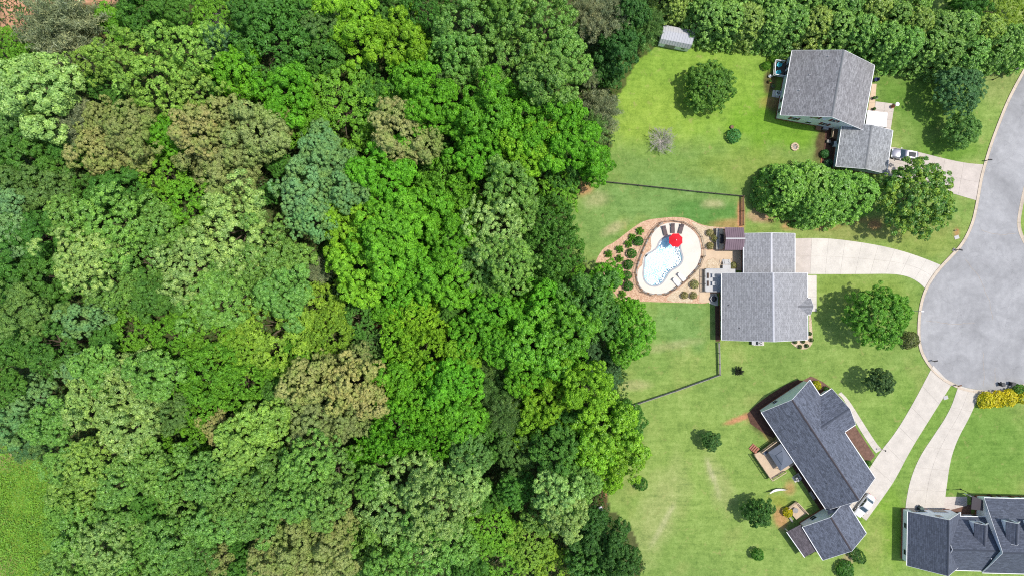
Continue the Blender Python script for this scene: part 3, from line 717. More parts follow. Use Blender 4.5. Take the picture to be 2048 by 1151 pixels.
def tree(name, u, v, rpx, h, me, color, label, cat='tree', group=None, flat=1.0, cf=.68, asp=1.0, rz=None, trunk=True, jit=.08, deep=False):
    """crown centre seen at pixel (u, v); h = height of the top"""
    zc = h * cf; R = rpx * (H - zc) / F
    if deep: zc = max(h - .95 * R, .42 * h); R = rpx * (H - zc) / F
    p = P(u, v, zc); R0 = MESHR[me.name]; s = R / R0
    root = empty(name, (p.x, p.y, 0)); tag(root, label, cat, group)
    c = bpy.data.objects.new('crown', me); COL.objects.link(c); c.parent = root; c.location = (0, 0, zc)
    zs = max(.4, (h - zc) / (R0 * .82 * .78)) * flat
    zs = min(zs, s * 1.7)
    if deep: zs = min(1.32 * s, (h - zc) / (R0 * .68))
    c.scale = (s * asp, s, zs) if me.name[:3] not in ('cyp', 'con') else (s, s, h * .93 / (9.0 if me.name[:3] == 'cyp' else 4.6))
    if me.name[:3] in ('cyp', 'con'): c.location = (0, 0, h * .05)
    c.rotation_euler = (rnd.uniform(-jit, jit), rnd.uniform(-jit, jit), rnd.uniform(0, 6.28) if rz is None else rz)
    if asp != 1.0: c.rotation_euler = (0, 0, rz or 0)
    k = [1 + rnd.uniform(-.08, .08) for _ in range(3)]; b = rnd.uniform(.88, 1.1)
    c.color = (color[0] * k[0] * b, color[1] * b, color[2] * k[2] * b, 1)
    if trunk:
        t = bpy.data.objects.new('trunk', TRUNK[rnd.randrange(2)]); COL.objects.link(t); t.parent = root
        t.scale = (R * .8, R * .8, zc * .95)
        t.rotation_euler = (0, 0, rnd.uniform(0, 6.28))
    return root

# ---------------------------------------------------------------- the woodland
CPAL = {'pale': (.265, .465, .115), 'palemid': (.165, .370, .060), 'lime': (.25, .455, .075), 'bright': (.140, .410, .024), 'yellow': (.215, .465, .028),
        'mid': (.090, .255, .036), 'dark': (.065, .190, .038), 'tan': (.44, .455, .165), 'olive': (.33, .385, .135), 'blue': (.205, .43, .160), 'vine': (.155, .395, .030),
        'yvine': (.215, .405, .040), 'grey': (.25, .315, .155), 'dullgreen': (.130, .275, .064), 'slate': (.095, .225, .080)}
# (u, v, radius px, mesh kind, colour, height)
WOOD = [
 (128, 62, 98, 'F', 'grey', 13), (88, 188, 92, 'P', 'pale', 19), (250, 125, 62, 'O', 'lime', 16), (385, 95, 62, 'O', 'lime', 18), (320, 150, 78, 'O', 'lime', 19), (385, 180, 60, 'O', 'lime', 18), (190, 120, 46, 'O', 'lime', 17),
 (290, 32, 55, 'M', 'mid', 14), (355, 22, 45, 'M', 'mid', 13), (440, 40, 62, 'V', 'vine', 8), (505, 30, 50, 'M', 'mid', 12), (452, 98, 48, 'S', 'slate', 9), (478, 150, 62, 'M', 'bright', 15), (575, 188, 66, 'M', 'bright', 15), (430, 175, 40, 'S', 'mid', 10),
 (555, 85, 98, 'V', 'mid', 13), (610, 30, 66, 'V', 'mid', 12), (640, 105, 60, 'V', 'mid', 11), (712, 52, 72, 'M', 'yellow', 18), (640, 60, 50, 'M', 'dullgreen', 13), (690, 222, 100, 'V', 'vine', 12), (615, 250, 62, 'V', 'vine', 11), (760, 205, 55, 'V', 'mid', 10),
 (805, 85, 66, 'M', 'yellow', 17), (822, 168, 64, 'M', 'bright', 16), (868, 215, 66, 'M', 'bright', 16), (775, 25, 55, 'M', 'mid', 12), (852, 25, 55, 'V', 'mid', 13), (560, -5, 50, 'M', 'mid', 11),
 (948, 50, 84, 'B', 'palemid', 20), (1085, 55, 88, 'B', 'palemid', 21), (1012, 130, 92, 'B', 'palemid', 21), (925, 118, 58, 'P', 'palemid', 18), (1130, 125, 60, 'P', 'palemid', 19), (1010, 5, 60, 'M', 'palemid', 18), (895, 160, 36, 'S', 'dullgreen', 12), (1090, 165, 62, 'P', 'palemid', 18),
 (985, 235, 82, 'M', 'bright', 17), (1090, 255, 82, 'M', 'bright', 18), (935, 255, 58, 'M', 'bright', 15), (1050, 305, 66, 'M', 'yellow', 16), (1150, 290, 60, 'M', 'bright', 15), (1185, 330, 44, 'S', 'bright', 10), (1125, 345, 45, 'V', 'mid', 9), (955, 310, 55, 'M', 'bright', 15),
 (800, 268, 72, 'T', 'tan', 17), (855, 285, 45, 'T', 'olive', 15), (435, 305, 84, 'T', 'olive', 17), (520, 265, 74, 'T', 'olive', 17), (395, 265, 58, 'T', 'tan', 16), (470, 350, 72, 'T', 'olive', 16), (455, 225, 45, 'T', 'tan', 15), (560, 250, 45, 'T', 'olive', 15),
 (160, 245, 56, 'F', 'grey', 14), (205, 240, 46, 'T', 'olive', 14), (262, 262, 58, 'T', 'olive', 16), (205, 305, 60, 'T', 'tan', 16), (270, 310, 50, 'T', 'tan', 15), (340, 268, 44, 'S', 'bright', 14), (325, 345, 56, 'V', 'vine', 10), (385, 405, 58, 'V', 'vine', 12), (60, 260, 62, 'M', 'dullgreen', 15),
 (650, 325, 74, 'T', 'blue', 20), (612, 385, 66, 'T', 'blue', 19), (690, 385, 50, 'T', 'blue', 18), (625, 440, 48, 'T', 'blue', 16), (640, 290, 44, 'T', 'blue', 18),
 (770, 360, 76, 'M', 'bright', 17), (850, 425, 88, 'M', 'bright', 19), (775, 470, 80, 'M', 'bright', 18), (695, 452, 62, 'M', 'yellow', 17), (735, 545, 72, 'M', 'yellow', 17), (830, 530, 78, 'M', 'bright', 18), (900, 375, 70, 'V', 'vine', 14), (900, 560, 64, 'M', 'bright', 15), (880, 330, 55, 'V', 'mid', 12), (935, 420, 40, 'S', 'vine', 12), (820, 595, 52, 'M', 'bright', 14), (905, 480, 56, 'M', 'bright', 15),
 (1020, 375, 62, 'P', 'palemid', 19), (1040, 420, 42, 'P', 'palemid', 17), (985, 465, 78, 'B', 'pale', 20), (945, 520, 52, 'P', 'palemid', 18), (1020, 530, 66, 'B', 'palemid', 19), (985, 575, 40, 'S', 'palemid', 15),
 (1095, 445, 62, 'V', 'mid', 13), (1105, 500, 66, 'V', 'mid', 14), (1115, 385, 48, 'V', 'vine', 9), (1085, 555, 56, 'V', 'mid', 13), (1135, 560, 44, 'V', 'vine', 8),
 (1195, 225, 58, 'F', 'grey', 9), (1178, 258, 48, 'F', 'dullgreen', 9), (1180, 155, 26, 'F', 'grey', 8), (1215, 40, 62, 'F', 'grey', 12), (1170, 30, 48, 'F', 'grey', 13), (1275, 65, 50, 'F', 'dullgreen', 9), (1235, 100, 50, 'M', 'dark', 9), (1215, 145, 38, 'S', 'dark', 6), (1260, 25, 42, 'S', 'dark', 10), (1300, 45, 36, 'F', 'dullgreen', 8),
 (475, 455, 96, 'B', 'pale', 21), (395, 540, 82, 'B', 'pale', 20), (535, 520, 86, 'B', 'palemid', 20), (450, 600, 84, 'B', 'palemid', 20), (575, 590, 60, 'P', 'palemid', 18), (490, 550, 70, 'B', 'palemid', 20), (590, 520, 50, 'P', 'palemid', 17), (640, 540, 34, 'F', 'grey', 10),
 (225, 455, 88, 'B', 'palemid', 19), (172, 520, 76, 'B', 'pale', 20), (285, 520, 78, 'B', 'palemid', 19), (140, 435, 50, 'P', 'palemid', 18), (225, 575, 66, 'B', 'palemid', 19), (320, 455, 52, 'P', 'palemid', 17), (310, 590, 50, 'M', 'mid', 15),
 (62, 320, 66, 'M', 'mid', 16), (60, 385, 60, 'M', 'dullgreen', 16), (12, 405, 36, 'S', 'blue', 16), (20, 345, 44, 'M', 'mid', 15), (62, 480, 70, 'M', 'mid', 17), (100, 555, 62, 'M', 'mid', 16), (28, 560, 58, 'M', 'mid', 17), (55, 620, 62, 'M', 'dullgreen', 17), (105, 690, 76, 'B2', 'mid', 17), (28, 690, 58, 'M', 'mid', 16), (170, 355, 56, 'V', 'mid', 13), (240, 385, 56, 'M', 'mid', 13), (160, 640, 44, 'T', 'blue', 15), (205, 625, 36, 'T', 'blue', 14), (20, 470, 48, 'M', 'blue', 15), (120, 380, 44, 'M', 'dullgreen', 14), (290, 420, 44, 'M', 'mid', 13),
 (265, 660, 54, 'V', 'vine', 9), (345, 672, 44, 'V', 'vine', 8), (255, 780, 92, 'B', 'pale', 20), (185, 800, 68, 'B', 'pale', 19), (320, 745, 58, 'P', 'palemid', 18), (265, 855, 66, 'P', 'pale', 18), (200, 735, 50, 'P', 'palemid', 18), (150, 735, 34, 'T', 'blue', 14),
 (75, 800, 64, 'T', 'blue', 14), (30, 850, 56, 'T', 'blue', 13), (110, 850, 52, 'P', 'palemid', 15), (60, 885, 45, 'T', 'slate', 10), (20, 775, 40, 'M', 'mid', 15), (345, 830, 44, 'M', 'dullgreen', 14),
 (425, 745, 70, 'V', 'vine', 12), (395, 810, 58, 'V', 'vine', 11), (430, 670, 62, 'V', 'vine', 10), (380, 870, 54, 'V', 'vine', 11), (480, 770, 56, 'V', 'vine', 12), (560, 655, 92, 'V', 'yvine', 11), (640, 615, 62, 'V', 'yvine', 9), (490, 690, 56, 'V', 'yvine', 10), (655, 660, 56, 'V', 'yvine', 9), (610, 700, 50, 'V', 'vine', 9),
 (690, 590, 42, 'V', 'slate', 6), (715, 640, 44, 'V', 'mid', 6), (745, 690, 40, 'V', 'dullgreen', 7), (835, 635, 62, 'V', 'yellow', 13), (850, 690, 56, 'V', 'yellow', 13), (800, 680, 44, 'V', 'yellow', 11),
 (705, 765, 66, 'T', 'tan', 17), (615, 765, 58, 'T', 'tan', 16), (635, 835, 76, 'T', 'olive', 16), (700, 835, 56, 'T', 'olive', 16), (440, 850, 42, 'T', 'tan', 13), (740, 800, 44, 'T', 'tan', 15), (655, 730, 40, 'T', 'olive', 13), (715, 715, 36, 'T', 'olive', 12),
 (500, 870, 62, 'P', 'lime', 19), (545, 835, 48, 'P', 'lime', 18), (475, 905, 44, 'P', 'lime', 17), (800, 750, 58, 'M', 'bright', 13), (850, 800, 70, 'V', 'bright', 13), (800, 850, 64, 'V', 'bright', 14), (905, 760, 58, 'M', 'bright', 14), (925, 835, 62, 'M', 'bright', 15), (765, 880, 46, 'V', 'bright', 13), (870, 870, 52, 'V', 'bright', 13), (940, 905, 50, 'M', 'dullgreen', 13),
 (945, 670, 54, 'M', 'bright', 15), (985, 610, 56, 'M', 'bright', 16), (925, 715, 46, 'M', 'yellow', 15), (1000, 690, 42, 'S', 'bright', 13), (1000, 780, 58, 'F', 'dullgreen', 11), (985, 725, 40, 'F', 'dullgreen', 10), (1010, 830, 44, 'F', 'dullgreen', 10),
 (1085, 620, 66, 'M', 'bright', 17), (1130, 660, 66, 'P', 'bright', 18), (1070, 690, 66, 'P', 'bright', 17), (1180, 595, 58, 'P', 'mid', 15), (1205, 640, 56, 'P', 'mid', 16), (1262, 660, 50, 'P', 'bright', 13), (1250, 695, 40, 'P', 'bright', 11), (1255, 622, 34, 'S', 'bright', 10), (1120, 720, 56, 'M', 'bright', 15), (1035, 630, 44, 'M', 'bright', 15), (1050, 745, 52, 'M', 'bright', 14), (1210, 555, 36, 'S', 'bright', 9),
 (1185, 720, 46, 'M', 'slate', 10), (1212, 745, 34, 'S', 'slate', 8), (1170, 770, 58, 'M', 'yellow', 15), (1100, 800, 58, 'M', 'yellow', 14), (1060, 850, 56, 'M', 'yellow', 14), (1130, 850, 50, 'M', 'mid', 13), (1220, 860, 72, 'P', 'yellow', 16), (1175, 900, 66, 'P', 'yellow', 16), (1245, 905, 50, 'P', 'yellow', 13), (1215, 930, 50, 'M', 'yellow', 13), (1110, 900, 58, 'M', 'mid', 14), (1030, 905, 48, 'M', 'dullgreen', 12), (1250, 835, 42, 'S', 'mid', 9), (985, 880, 44, 'M', 'mid', 12),
 (1110, 985, 54, 'P', 'pale', 17), (1130, 1025, 50, 'P', 'pale', 17), (1080, 1030, 44, 'P', 'palemid', 15), (1165, 965, 44, 'P', 'palemid', 14), (1200, 1075, 58, 'M', 'dark', 13), (1235, 1110, 48, 'M', 'dark', 12), (1175, 1120, 50, 'P', 'mid', 13), (1215, 1145, 44, 'M', 'mid', 11), (1030, 975, 40, 'S', 'mid', 10), (1180, 1040, 36, 'S', 'dark', 9),
 (1060, 1090, 58, 'V', 'yvine', 5), (985, 1055, 56, 'V', 'vine', 7), (1000, 1120, 58, 'V', 'vine', 6), (1110, 1135, 48, 'V', 'yvine', 5), (965, 985, 40, 'M', 'mid', 9),
 (835, 960, 78, 'B', 'pale', 20), (790, 1020, 82, 'B', 'pale', 20), (875, 1015, 80, 'B', 'pale', 20), (760, 1085, 70, 'P', 'palemid', 18), (850, 1090, 74, 'B', 'palemid', 18), (920, 955, 56, 'P', 'pale', 17), (915, 1080, 50, 'P', 'palemid', 15), (745, 970, 40, 'S', 'palemid', 15), (930, 1135, 44, 'M', 'mid', 12), (770, 1140, 50, 'P', 'palemid', 16),
 (620, 930, 76, 'B', 'palemid', 20), (665, 945, 60, 'B', 'palemid', 19), (590, 995, 56, 'P', 'palemid', 18), (655, 1000, 52, 'P', 'palemid', 18), (560, 930, 48, 'P', 'palemid', 17), (470, 985, 74, 'B', 'palemid', 19), (420, 955, 56, 'P', 'palemid', 18), (515, 1025, 56, 'P', 'palemid', 18), (440, 1040, 56, 'P', 'palemid', 18), (530, 965, 46, 'P', 'palemid', 17),
 (600, 1085, 74, 'T', 'olive', 15), (660, 1105, 64, 'T', 'olive', 15), (540, 1110, 54, 'T', 'olive', 14), (680, 1045, 46, 'T', 'olive', 14), (440, 1115, 36, 'T', 'olive', 11), (490, 1135, 34, 'S', 'mid', 9), (610, 1140, 46, 'T', 'olive', 14),
 (185, 925, 66, 'B', 'lime', 18), (240, 965, 52, 'P', 'palemid', 17), (290, 925, 54, 'P', 'palemid', 17), (165, 985, 52, 'P', 'lime', 17), (345, 950, 60, 'P', 'palemid', 18), (365, 1005, 62, 'B', 'palemid', 18), (300, 1010, 44, 'M', 'mid', 15), (180, 1040, 60, 'P', 'palemid', 17), (245, 1035, 48, 'P', 'palemid', 16), (210, 1095, 66, 'B', 'pale', 18), (290, 1080, 60, 'P', 'palemid', 17), (350, 1075, 62, 'P', 'palemid', 17), (250, 1140, 50, 'P', 'palemid', 16), (130, 1010, 40, 'S', 'palemid', 12), (120, 1060, 36, 'S', 'palemid', 9), (130, 1125, 44, 'P', 'palemid', 13), (340, 1135, 50, 'P', 'palemid', 15), (395, 1100, 44, 'P', 'mid', 15), (125, 930, 40, 'P', 'palemid', 12),
 (20, 95, 40, 'V', 'vine', 6), (55, 130, 44, 'V', 'vine', 7), (15, 210, 44, 'F', 'grey', 10), (30, 250, 40, 'V', 'dullgreen', 12), (250, 60, 34, 'V', 'vine', 6),
]
LOOKS = {('F', 'grey'): 'wispy grey twiggy tree', ('F', 'dullgreen'): 'wispy dull green twiggy tree', ('T', 'tan'): 'tan tufted tree', ('T', 'olive'): 'brownish olive tufted tree', ('T', 'blue'): 'blue-green tufted tree', ('T', 'slate'): 'slate green tufted tree',
         ('V', 'vine'): 'vine-covered green tree', ('V', 'mid'): 'vine-covered darker green tree', ('V', 'yvine'): 'yellow-green vine-covered mound', ('V', 'yellow'): 'smooth bright yellow-green mound', ('V', 'bright'): 'vine-draped bright green tree', ('V', 'slate'): 'low slate green thicket', ('V', 'dullgreen'): 'low dull green thicket'}
CN = {'pale': 'pale silvery green', 'palemid': 'soft grey-green', 'lime': 'light lime green', 'bright': 'bright green', 'yellow': 'yellow-green', 'mid': 'mid green', 'dark': 'dark green', 'dullgreen': 'dull green', 'slate': 'slate green', 'blue': 'blue-green', 'vine': 'fresh green'}
NAMES = {'F': 'twiggy_tree', 'T': 'tufted_tree', 'V': 'vine_covered_tree', 'M': 'broadleaf_tree', 'P': 'broadleaf_tree', 'B': 'broadleaf_tree', 'B2': 'broadleaf_tree', 'S': 'broadleaf_tree', 'O': 'broadleaf_tree'}
def look(k, c):
    if (k, c) in LOOKS: return LOOKS[(k, c)]
    return CN[c] + {'S': ' small tree', 'B': ' large leafy tree', 'B2': ' large leafy tree', 'O': ' spreading tree'}.get(k, ' leafy tree')
# fill: saplings where the list leaves holes in the canopy
fr = random.Random(3); fill = []
for _ in range(9000):
    u = fr.uniform(-10, 1270); v = fr.uniform(-10, 1160)
    if not inside(FOREST, *[np.array(x) for x in P2(u, v)]) or inside(MEADOW, *[np.array(x) for x in P2(u - 50, v)]): continue
    if not inside(FOREST, *[np.array(x) for x in P2(u + 25, v)]): continue
    if u < 120 and v < 160 or (u < 260 and v < 30): continue
    if any(math.hypot(u - t[0], v - t[1]) < t[2] * .80 + 12 for t in WOOD + fill): continue
    near = min(WOOD, key=lambda t: math.hypot(u - t[0], v - t[1]))
    c = near[4] if near[4] in ('mid', 'bright', 'vine', 'dullgreen', 'dark', 'palemid') else 'mid'
    fill.append((u, v, fr.uniform(24, 33), 'S', c, min(near[5] * .6, 9)))
WOOD += fill
COLS = ['far left', 'left', 'centre', 'right', 'lawn-side']; ROWS = ['top', 'upper', 'middle', 'lower', 'bottom']
cells = {}
for i, t in enumerate(WOOD):
    ci = min(4, max(0, int(t[0] / 252))); ri = min(4, max(0, int(t[1] / 230.2)))
    cells.setdefault((look(t[3], t[4]), ci, ri), []).append(i)
WLAB = {}
ORD = ['first', 'second', 'third', 'fourth', 'fifth', 'sixth', 'seventh', 'eighth', 'ninth', 'tenth', 'eleventh', 'twelfth']
NUM = ['', 'one', 'two', 'three', 'four', 'five', 'six', 'seven', 'eight', 'nine', 'ten', 'eleven', 'twelve']
for (lk, ci, ri), ids in cells.items():
    ids.sort(key=lambda i: WOOD[i][0]); n = len(ids)
    for k, i in enumerate(ids):
        s = '' if n == 1 else ', ' + (ORD[k] + ' of ' + NUM[n] + ' from left')
        WLAB[i] = '%s, woodland %s row, %s%s' % (lk, ROWS[ri], COLS[ci], s)
for i, (u, v, r, k, c, h) in enumerate(WOOD):
    ms = {'F': FEA, 'T': CAU, 'V': VIN, 'M': MED, 'P': PALE, 'B': BIG, 'B2': BIGG, 'S': SML, 'O': OPEN}[k]
    tree(NAMES[k], u, v, r * .92, h * rnd.uniform(.72, 1.14), ms[rnd.randrange(len(ms))], CPAL[c], WLAB[i], 'tree', 'woodland trees', cf=.72 if k != 'V' else .62, deep=k != 'V')

def scatter_cover(name, poly, dens, zmax, size, color, label, skip=None):
    xs = [p[0] for p in poly]; ys = [p[1] for p in poly]
    x0, x1, y0, y1 = max(min(xs), -104), min(max(xs), 104), max(min(ys), -60), min(max(ys), 60)
    n = int((x1 - x0) * (y1 - y0) * dens); x = RNG.uniform(x0, x1, n); y = RNG.uniform(y0, y1, n)
    k = inside(poly, x + (fbm(x, y, 7, 31) - .5) * 9, y + (fbm(x, y, 7, 47) - .5) * 9)
    if skip is not None: k &= ~inside(skip, x, y)
    k &= ~((fbm(x, y, 6, 3) > .52) & inside(CLAYC, x, y))
    x, y = x[k], y[k]; n = len(x)
    hgt = zmax * np.clip(fbm(x, y, 3.2, 21) * 2.2 - .65, 0.03, 1); z = hgt * RNG.uniform(.5, 1.0, n) + .03
    nor = unit(np.stack([RNG.normal(size=n) * .6, RNG.normal(size=n) * .6, np.ones(n)], 1))
    me = leaf_mesh(name, np.stack([x, y, z], 1), nor, size * RNG.uniform(.6, 1.4, n), size * .5 * RNG.uniform(.6, 1.4, n), RNG.random(n), RNG.random(n) * .5)
    o = mesh_obj(name, me, M['leaf']); o.color = color + (1,); tag(o, label, 'undergrowth', None, 'stuff'); return o
scatter_cover('undergrowth', FOREST, 9, 1.6, .5, (.055, .13, .02), 'low green undergrowth covering the woodland floor', MEADOW)
scatter_cover('meadow_weeds', MEADOW, 38, .9, .34, (.155, .35, .035), 'rough weedy meadow in the lower left corner')

# ---------------------------------------------------------------- houses
class Frame:
    """local frame of a rectangular roof: x across the ridge, y along it"""
    def __init__(s, TL, TR, BR, BL, h):
        a, b, c, d = [P(*p, h) for p in (TL, TR, BR, BL)]; ctr = (a + b + c + d) / 4
        ax = ((b - a) + (c - d)); ay = ((a - d) + (b - c)); ang = (math.atan2(ax.y, ax.x) + math.atan2(ay.y, ay.x) - math.pi / 2) / 2
        s.cx, s.cy, s.ang = ctr.x, ctr.y, ang
        s.W = ((b - a).length + (c - d).length) / 2; s.L = ((a - d).length + (b - c).length) / 2; s.e = h
    def __call__(s, x, y, z=0.0):
        ca, sa = math.cos(s.ang), math.sin(s.ang); return Vector((s.cx + x * ca - y * sa, s.cy + x * sa + y * ca, z))
    def inv(s, p):
        ca, sa = math.cos(s.ang), math.sin(s.ang); dx, dy = p[0] - s.cx, p[1] - s.cy; return (dx * ca + dy * sa, -dx * sa + dy * ca)
def gable(T, house, e, r, roof, wall, over=.40, gov=.30, rx=0.0, x0=None, x1=None, y0=None, y1=None, thick=.16, trim='white_paint', wall_y=None, found='brick', el=None, er=None, gut=True, ridge_cap=True, caps=None):
    """gable roof with eaves at x0 / x1, ridge at rx, from y0 to y1, and the walls under it"""
    x0 = -T.W / 2 if x0 is None else x0; x1 = T.W / 2 if x1 is None else x1; y0 = -T.L / 2 if y0 is None else y0; y1 = T.L / 2 if y1 is None else y1
    el = e if el is None else el; er = e if er is None else er
    m = MB()
    for xe, ze in ((x0, el), (x1, er)):
        sl = math.hypot(rx - xe, r - ze); L = y1 - y0
        top = [T(xe, y0, ze), T(xe, y1, ze), T(rx, y1, r), T(rx, y0, r)]; bot = [Vector((p.x, p.y, p.z - thick)) for p in top]
        uv = [(0, 0), (L, 0), (L, sl), (0, sl)]
        m.add(top, [(0, 1, 2, 3)], [uv]); m.add(bot, [(3, 2, 1, 0)], [uv])
        m.add(top + bot, [(0, 1, 5, 4), (1, 2, 6, 5), (3, 0, 4, 7)], [[(0, 0)] * 4] * 3)
    ro = m.build('roof', M[roof], house)
    if ridge_cap:
        m = MB(); w = .17
        sL = (r - el) / (rx - x0); sR = (r - er) / (x1 - rx); h = .045
        for (sx, s_) in ((-1, sL), (1, sR)):
            q = [T(rx, y0 - .02, r + h), T(rx, y1 + .02, r + h), T(rx + sx * w, y1 + .02, r - s_ * w + h), T(rx + sx * w, y0 - .02, r - s_ * w + h)]
            m.add(q, [(0, 1, 2, 3)])
        m.build('ridge_cap', M[caps or roof], ro)
    for xe, ze, sx in ((x0, el, -1), (x1, er, 1)):
        if gut: MB().bar(T(xe + sx * .07, y0, ze - .09), T(xe + sx * .07, y1, ze - .09), .13, .12).build('gutter', M[trim], ro)
        for ye, sy in ((y0, -1), (y1, 1)):
            MB().bar(T(xe, ye + sy * .03, ze - .06), T(rx, ye + sy * .03, r - .06), .055, .20).build('rake_board', M[trim], ro)
    # walls
    wx0, wx1 = x0 + over, x1 - over; wy0, wy1 = (y0 + gov, y1 - gov) if wall_y is None else wall_y
    zl = el + (r - el) * over / (rx - x0) - thick - .015; zr = er + (r - er) * over / (x1 - rx) - thick - .015
    prof = [(wx0, 0), (wx1, 0), (wx1, zr), (rx, r - thick - .02), (wx0, zl)]
    vs = [T(x, wy0, z) for x, z in prof] + [T(x, wy1, z) for x, z in prof]
    MB().add(vs, [(4, 3, 2, 1, 0), (5, 6, 7, 8, 9)] + [(i, (i + 1) % 5, 5 + (i + 1) % 5, 5 + i) for i in range(5)]).build('wall', M[wall], house)
    if found:
        cx, cy = (wx0 + wx1) / 2, (wy0 + wy1) / 2
        MB().box(T(cx, cy, .24), (wx1 - wx0 + .05, wy1 - wy0 + .05, .48), T.ang).build('foundation', M[found], house)
    return dict(wx0=wx0, wx1=wx1, wy0=wy0, wy1=wy1, roof=ro)
def window(T, house, x, y, z, w, h, side, shutter=None, name='window'):
    """side: 'S','N' = gable ends (-y, +y); 'W','E' = eave walls (-x, +x)"""
    hor = side in 'SN'; sg = -1 if side in 'SW' else 1
    def bx(o, dx, dz, dep, mat, nm, par, dw=0):
        c = T(x + dw, y + sg * o, z) if hor else T(x + sg * o, y + dw, z)
        d = (dx, dep, dz) if hor else (dep, dx, dz); return MB().box(c, d, T.ang).build(nm, mat, par)
    f = bx(.03, w + .16, h + .16, .08, M['white_paint'], name, house)
    bx(.075, w, h, .03, M['glass_dark'], 'pane', f)
    if h > .9: bx(.095, w, .05, .03, M['white_paint'], 'glazing_bar', f)
    if shutter:
        for s in (-1, 1): bx(.04, .38, h + .1, .07, M[shutter], 'shutter', f, s * (w / 2 + .30))
    return f
def vent(T, house, x, y, z, r=.07, h=.35, mat='metal_white'):
    p = T(x, y, z); MB().cyl((p.x, p.y), r, p.z - .3, p.z + h, 10).build('vent_pipe', M[mat], house)
def roofz(x, e, r, x0, rx): return e + (r - e) * (x - x0) / (rx - x0)

# ---- two-storey house, top right
T1 = Frame(Z2(405, 277), Z2(1065, 402), Z2(960, 905), Z2(330, 790), 3.8)
h1 = empty('cape_house', T1(0, 0)); tag(h1, 'weathered grey gabled house with white siding and red shutters in front of the cypress row', 'house')
g = gable(T1, h1, 3.8, 7.9, 'shingle_weathered', 'siding_white', caps='shingle_weathered_light')
for x, z, w, hh, sh in ((-4.6, 2.3, .9, 1.3, 'shutter_red'), (1.2, 2.3, .9, 1.3, 'shutter_red'), (-1.6, 1.6, .9, .8, None), (-1.8, 5.2, .8, 1.1, 'shutter_red'), (1.7, 5.2, .8, 1.1, 'shutter_red')): window(T1, h1, x, g['wy0'], z, w, hh, 'S', sh)
for y in (3.9, 2.6): window(T1, h1, g['wx0'], y, 1.45, .85, 1.9, 'W', name='patio_door')
for y in (-2.6, -4.6): window(T1, h1, g['wx0'], y, 1.7, .8, 1.2, 'W')
for y in (-4.5, 0, 3.5): window(T1, h1, g['wx1'], y, 1.7, .9, 1.3, 'E', 'shutter_red')
for x, y in ((-5.6, -1.4), (-2.2, 4.9), (-4.5, 1.5)): vent(T1, h1, x, y, roofz(x, 3.8, 7.9, -T1.W / 2, 0))
MB().box(T1(-.3, g['wy0'] - .12, 5.0), (.5, .2, .5), T1.ang).build('gable_vent', M['white_paint'], h1)
T1g = Frame(Y6(415, 470), Y6(1055, 560), Y6(975, 1065), Y6(330, 985), 2.8)
g = gable(T1g, h1, 2.8, 4.3, 'shingle_weathered_light', 'siding_blue', gov=.25, y1=T1g.L / 2 + .6)
window(T1g, h1, g['wx0'], 1.2, 1.5, .8, 1.1, 'W')
for y in (-1.9, 1.6): window(T1g, h1, g['wx1'], y, 1.15, 2.5, 2.1, 'E', name='garage_door')

# ---- pool house owner's home, centre right
T2 = Frame(Z1(1276, 813), (1614.2, 546), (1615.7, 679), (1444, 679), 2.9)
h2 = empty('ranch_house', T2(0, 0)); tag(h2, 'light grey gabled house beside the swimming pool with attached garage', 'house')
rx2 = T2.inv(P(1547, 613, 7.0))[0]
g2 = gable(T2, h2, 2.9, 7.0, 'shingle_grey', 'siding_grey', rx=rx2, caps='metal_white')
for y in (-4.8, -2.2, 1.8): window(T2, h2, g2['wx0'], y, 1.6, 1.0, 1.3, 'W')
for y in (-4.4, 3.6): window(T2, h2, g2['wx1'], y, 1.6, 1.1, 1.4, 'E', 'plastic_black')
for x in (-3.5, 2.6): window(T2, h2, x, g2['wy0'], 1.6, .9, 1.2, 'S')
for x, y in ((-6.9, .3), (-5.2, -3.9), (-3.0, 4.3)): vent(T2, h2, x, y, roofz(x, 2.9, 7.0, -T2.W / 2, rx2), .06, .3, 'black_metal')
T2g = Frame((1488.3, 467), (1589.5, 467), (1589.5, 546), (1488.3, 546), 2.75)
gg = gable(T2g, h2, 2.75, 4.1, 'shingle_grey', 'siding_grey', rx=T2g.inv(P(1543, 505, 4.1))[0], y0=-T2g.L / 2 - 1.2, caps='metal_white')
window(T2g, h2, gg['wx1'], .2, 1.15, 4.7, 2.15, 'E', name='garage_door'); window(T2g, h2, gg['wx0'], 2.0, 1.2, .9, 2.0, 'W', name='back_door')
# entry porch gable
pf = Frame((1592, 596), (1621, 596), (1621, 628), (1592, 628), 2.9)
class Rot:
    def __init__(s, f, q): s.f = f; s.q = q; s.ang = f.ang + q * math.pi / 2; s.W, s.L = (f.L, f.W) if q % 2 else (f.W, f.L); s.cx, s.cy = f.cx, f.cy
    __call__ = Frame.__call__; inv = Frame.inv
tp = Rot(pf, 1)
gable(tp, h2, 2.9, 4.1, 'shingle_grey', 'siding_grey', y0=-tp.L / 2, y1=tp.L / 2 + 1.4, wall_y=(tp.L / 2 - .9, tp.L / 2 + 1.0), found=None, over=.3)
for s in (-1.15, 1.15):
    p = tp(s, -tp.L / 2 + .35); MB().cyl((p.x, p.y), .10, .05, 2.85, 10).build('porch_column', M['white_paint'], h2)

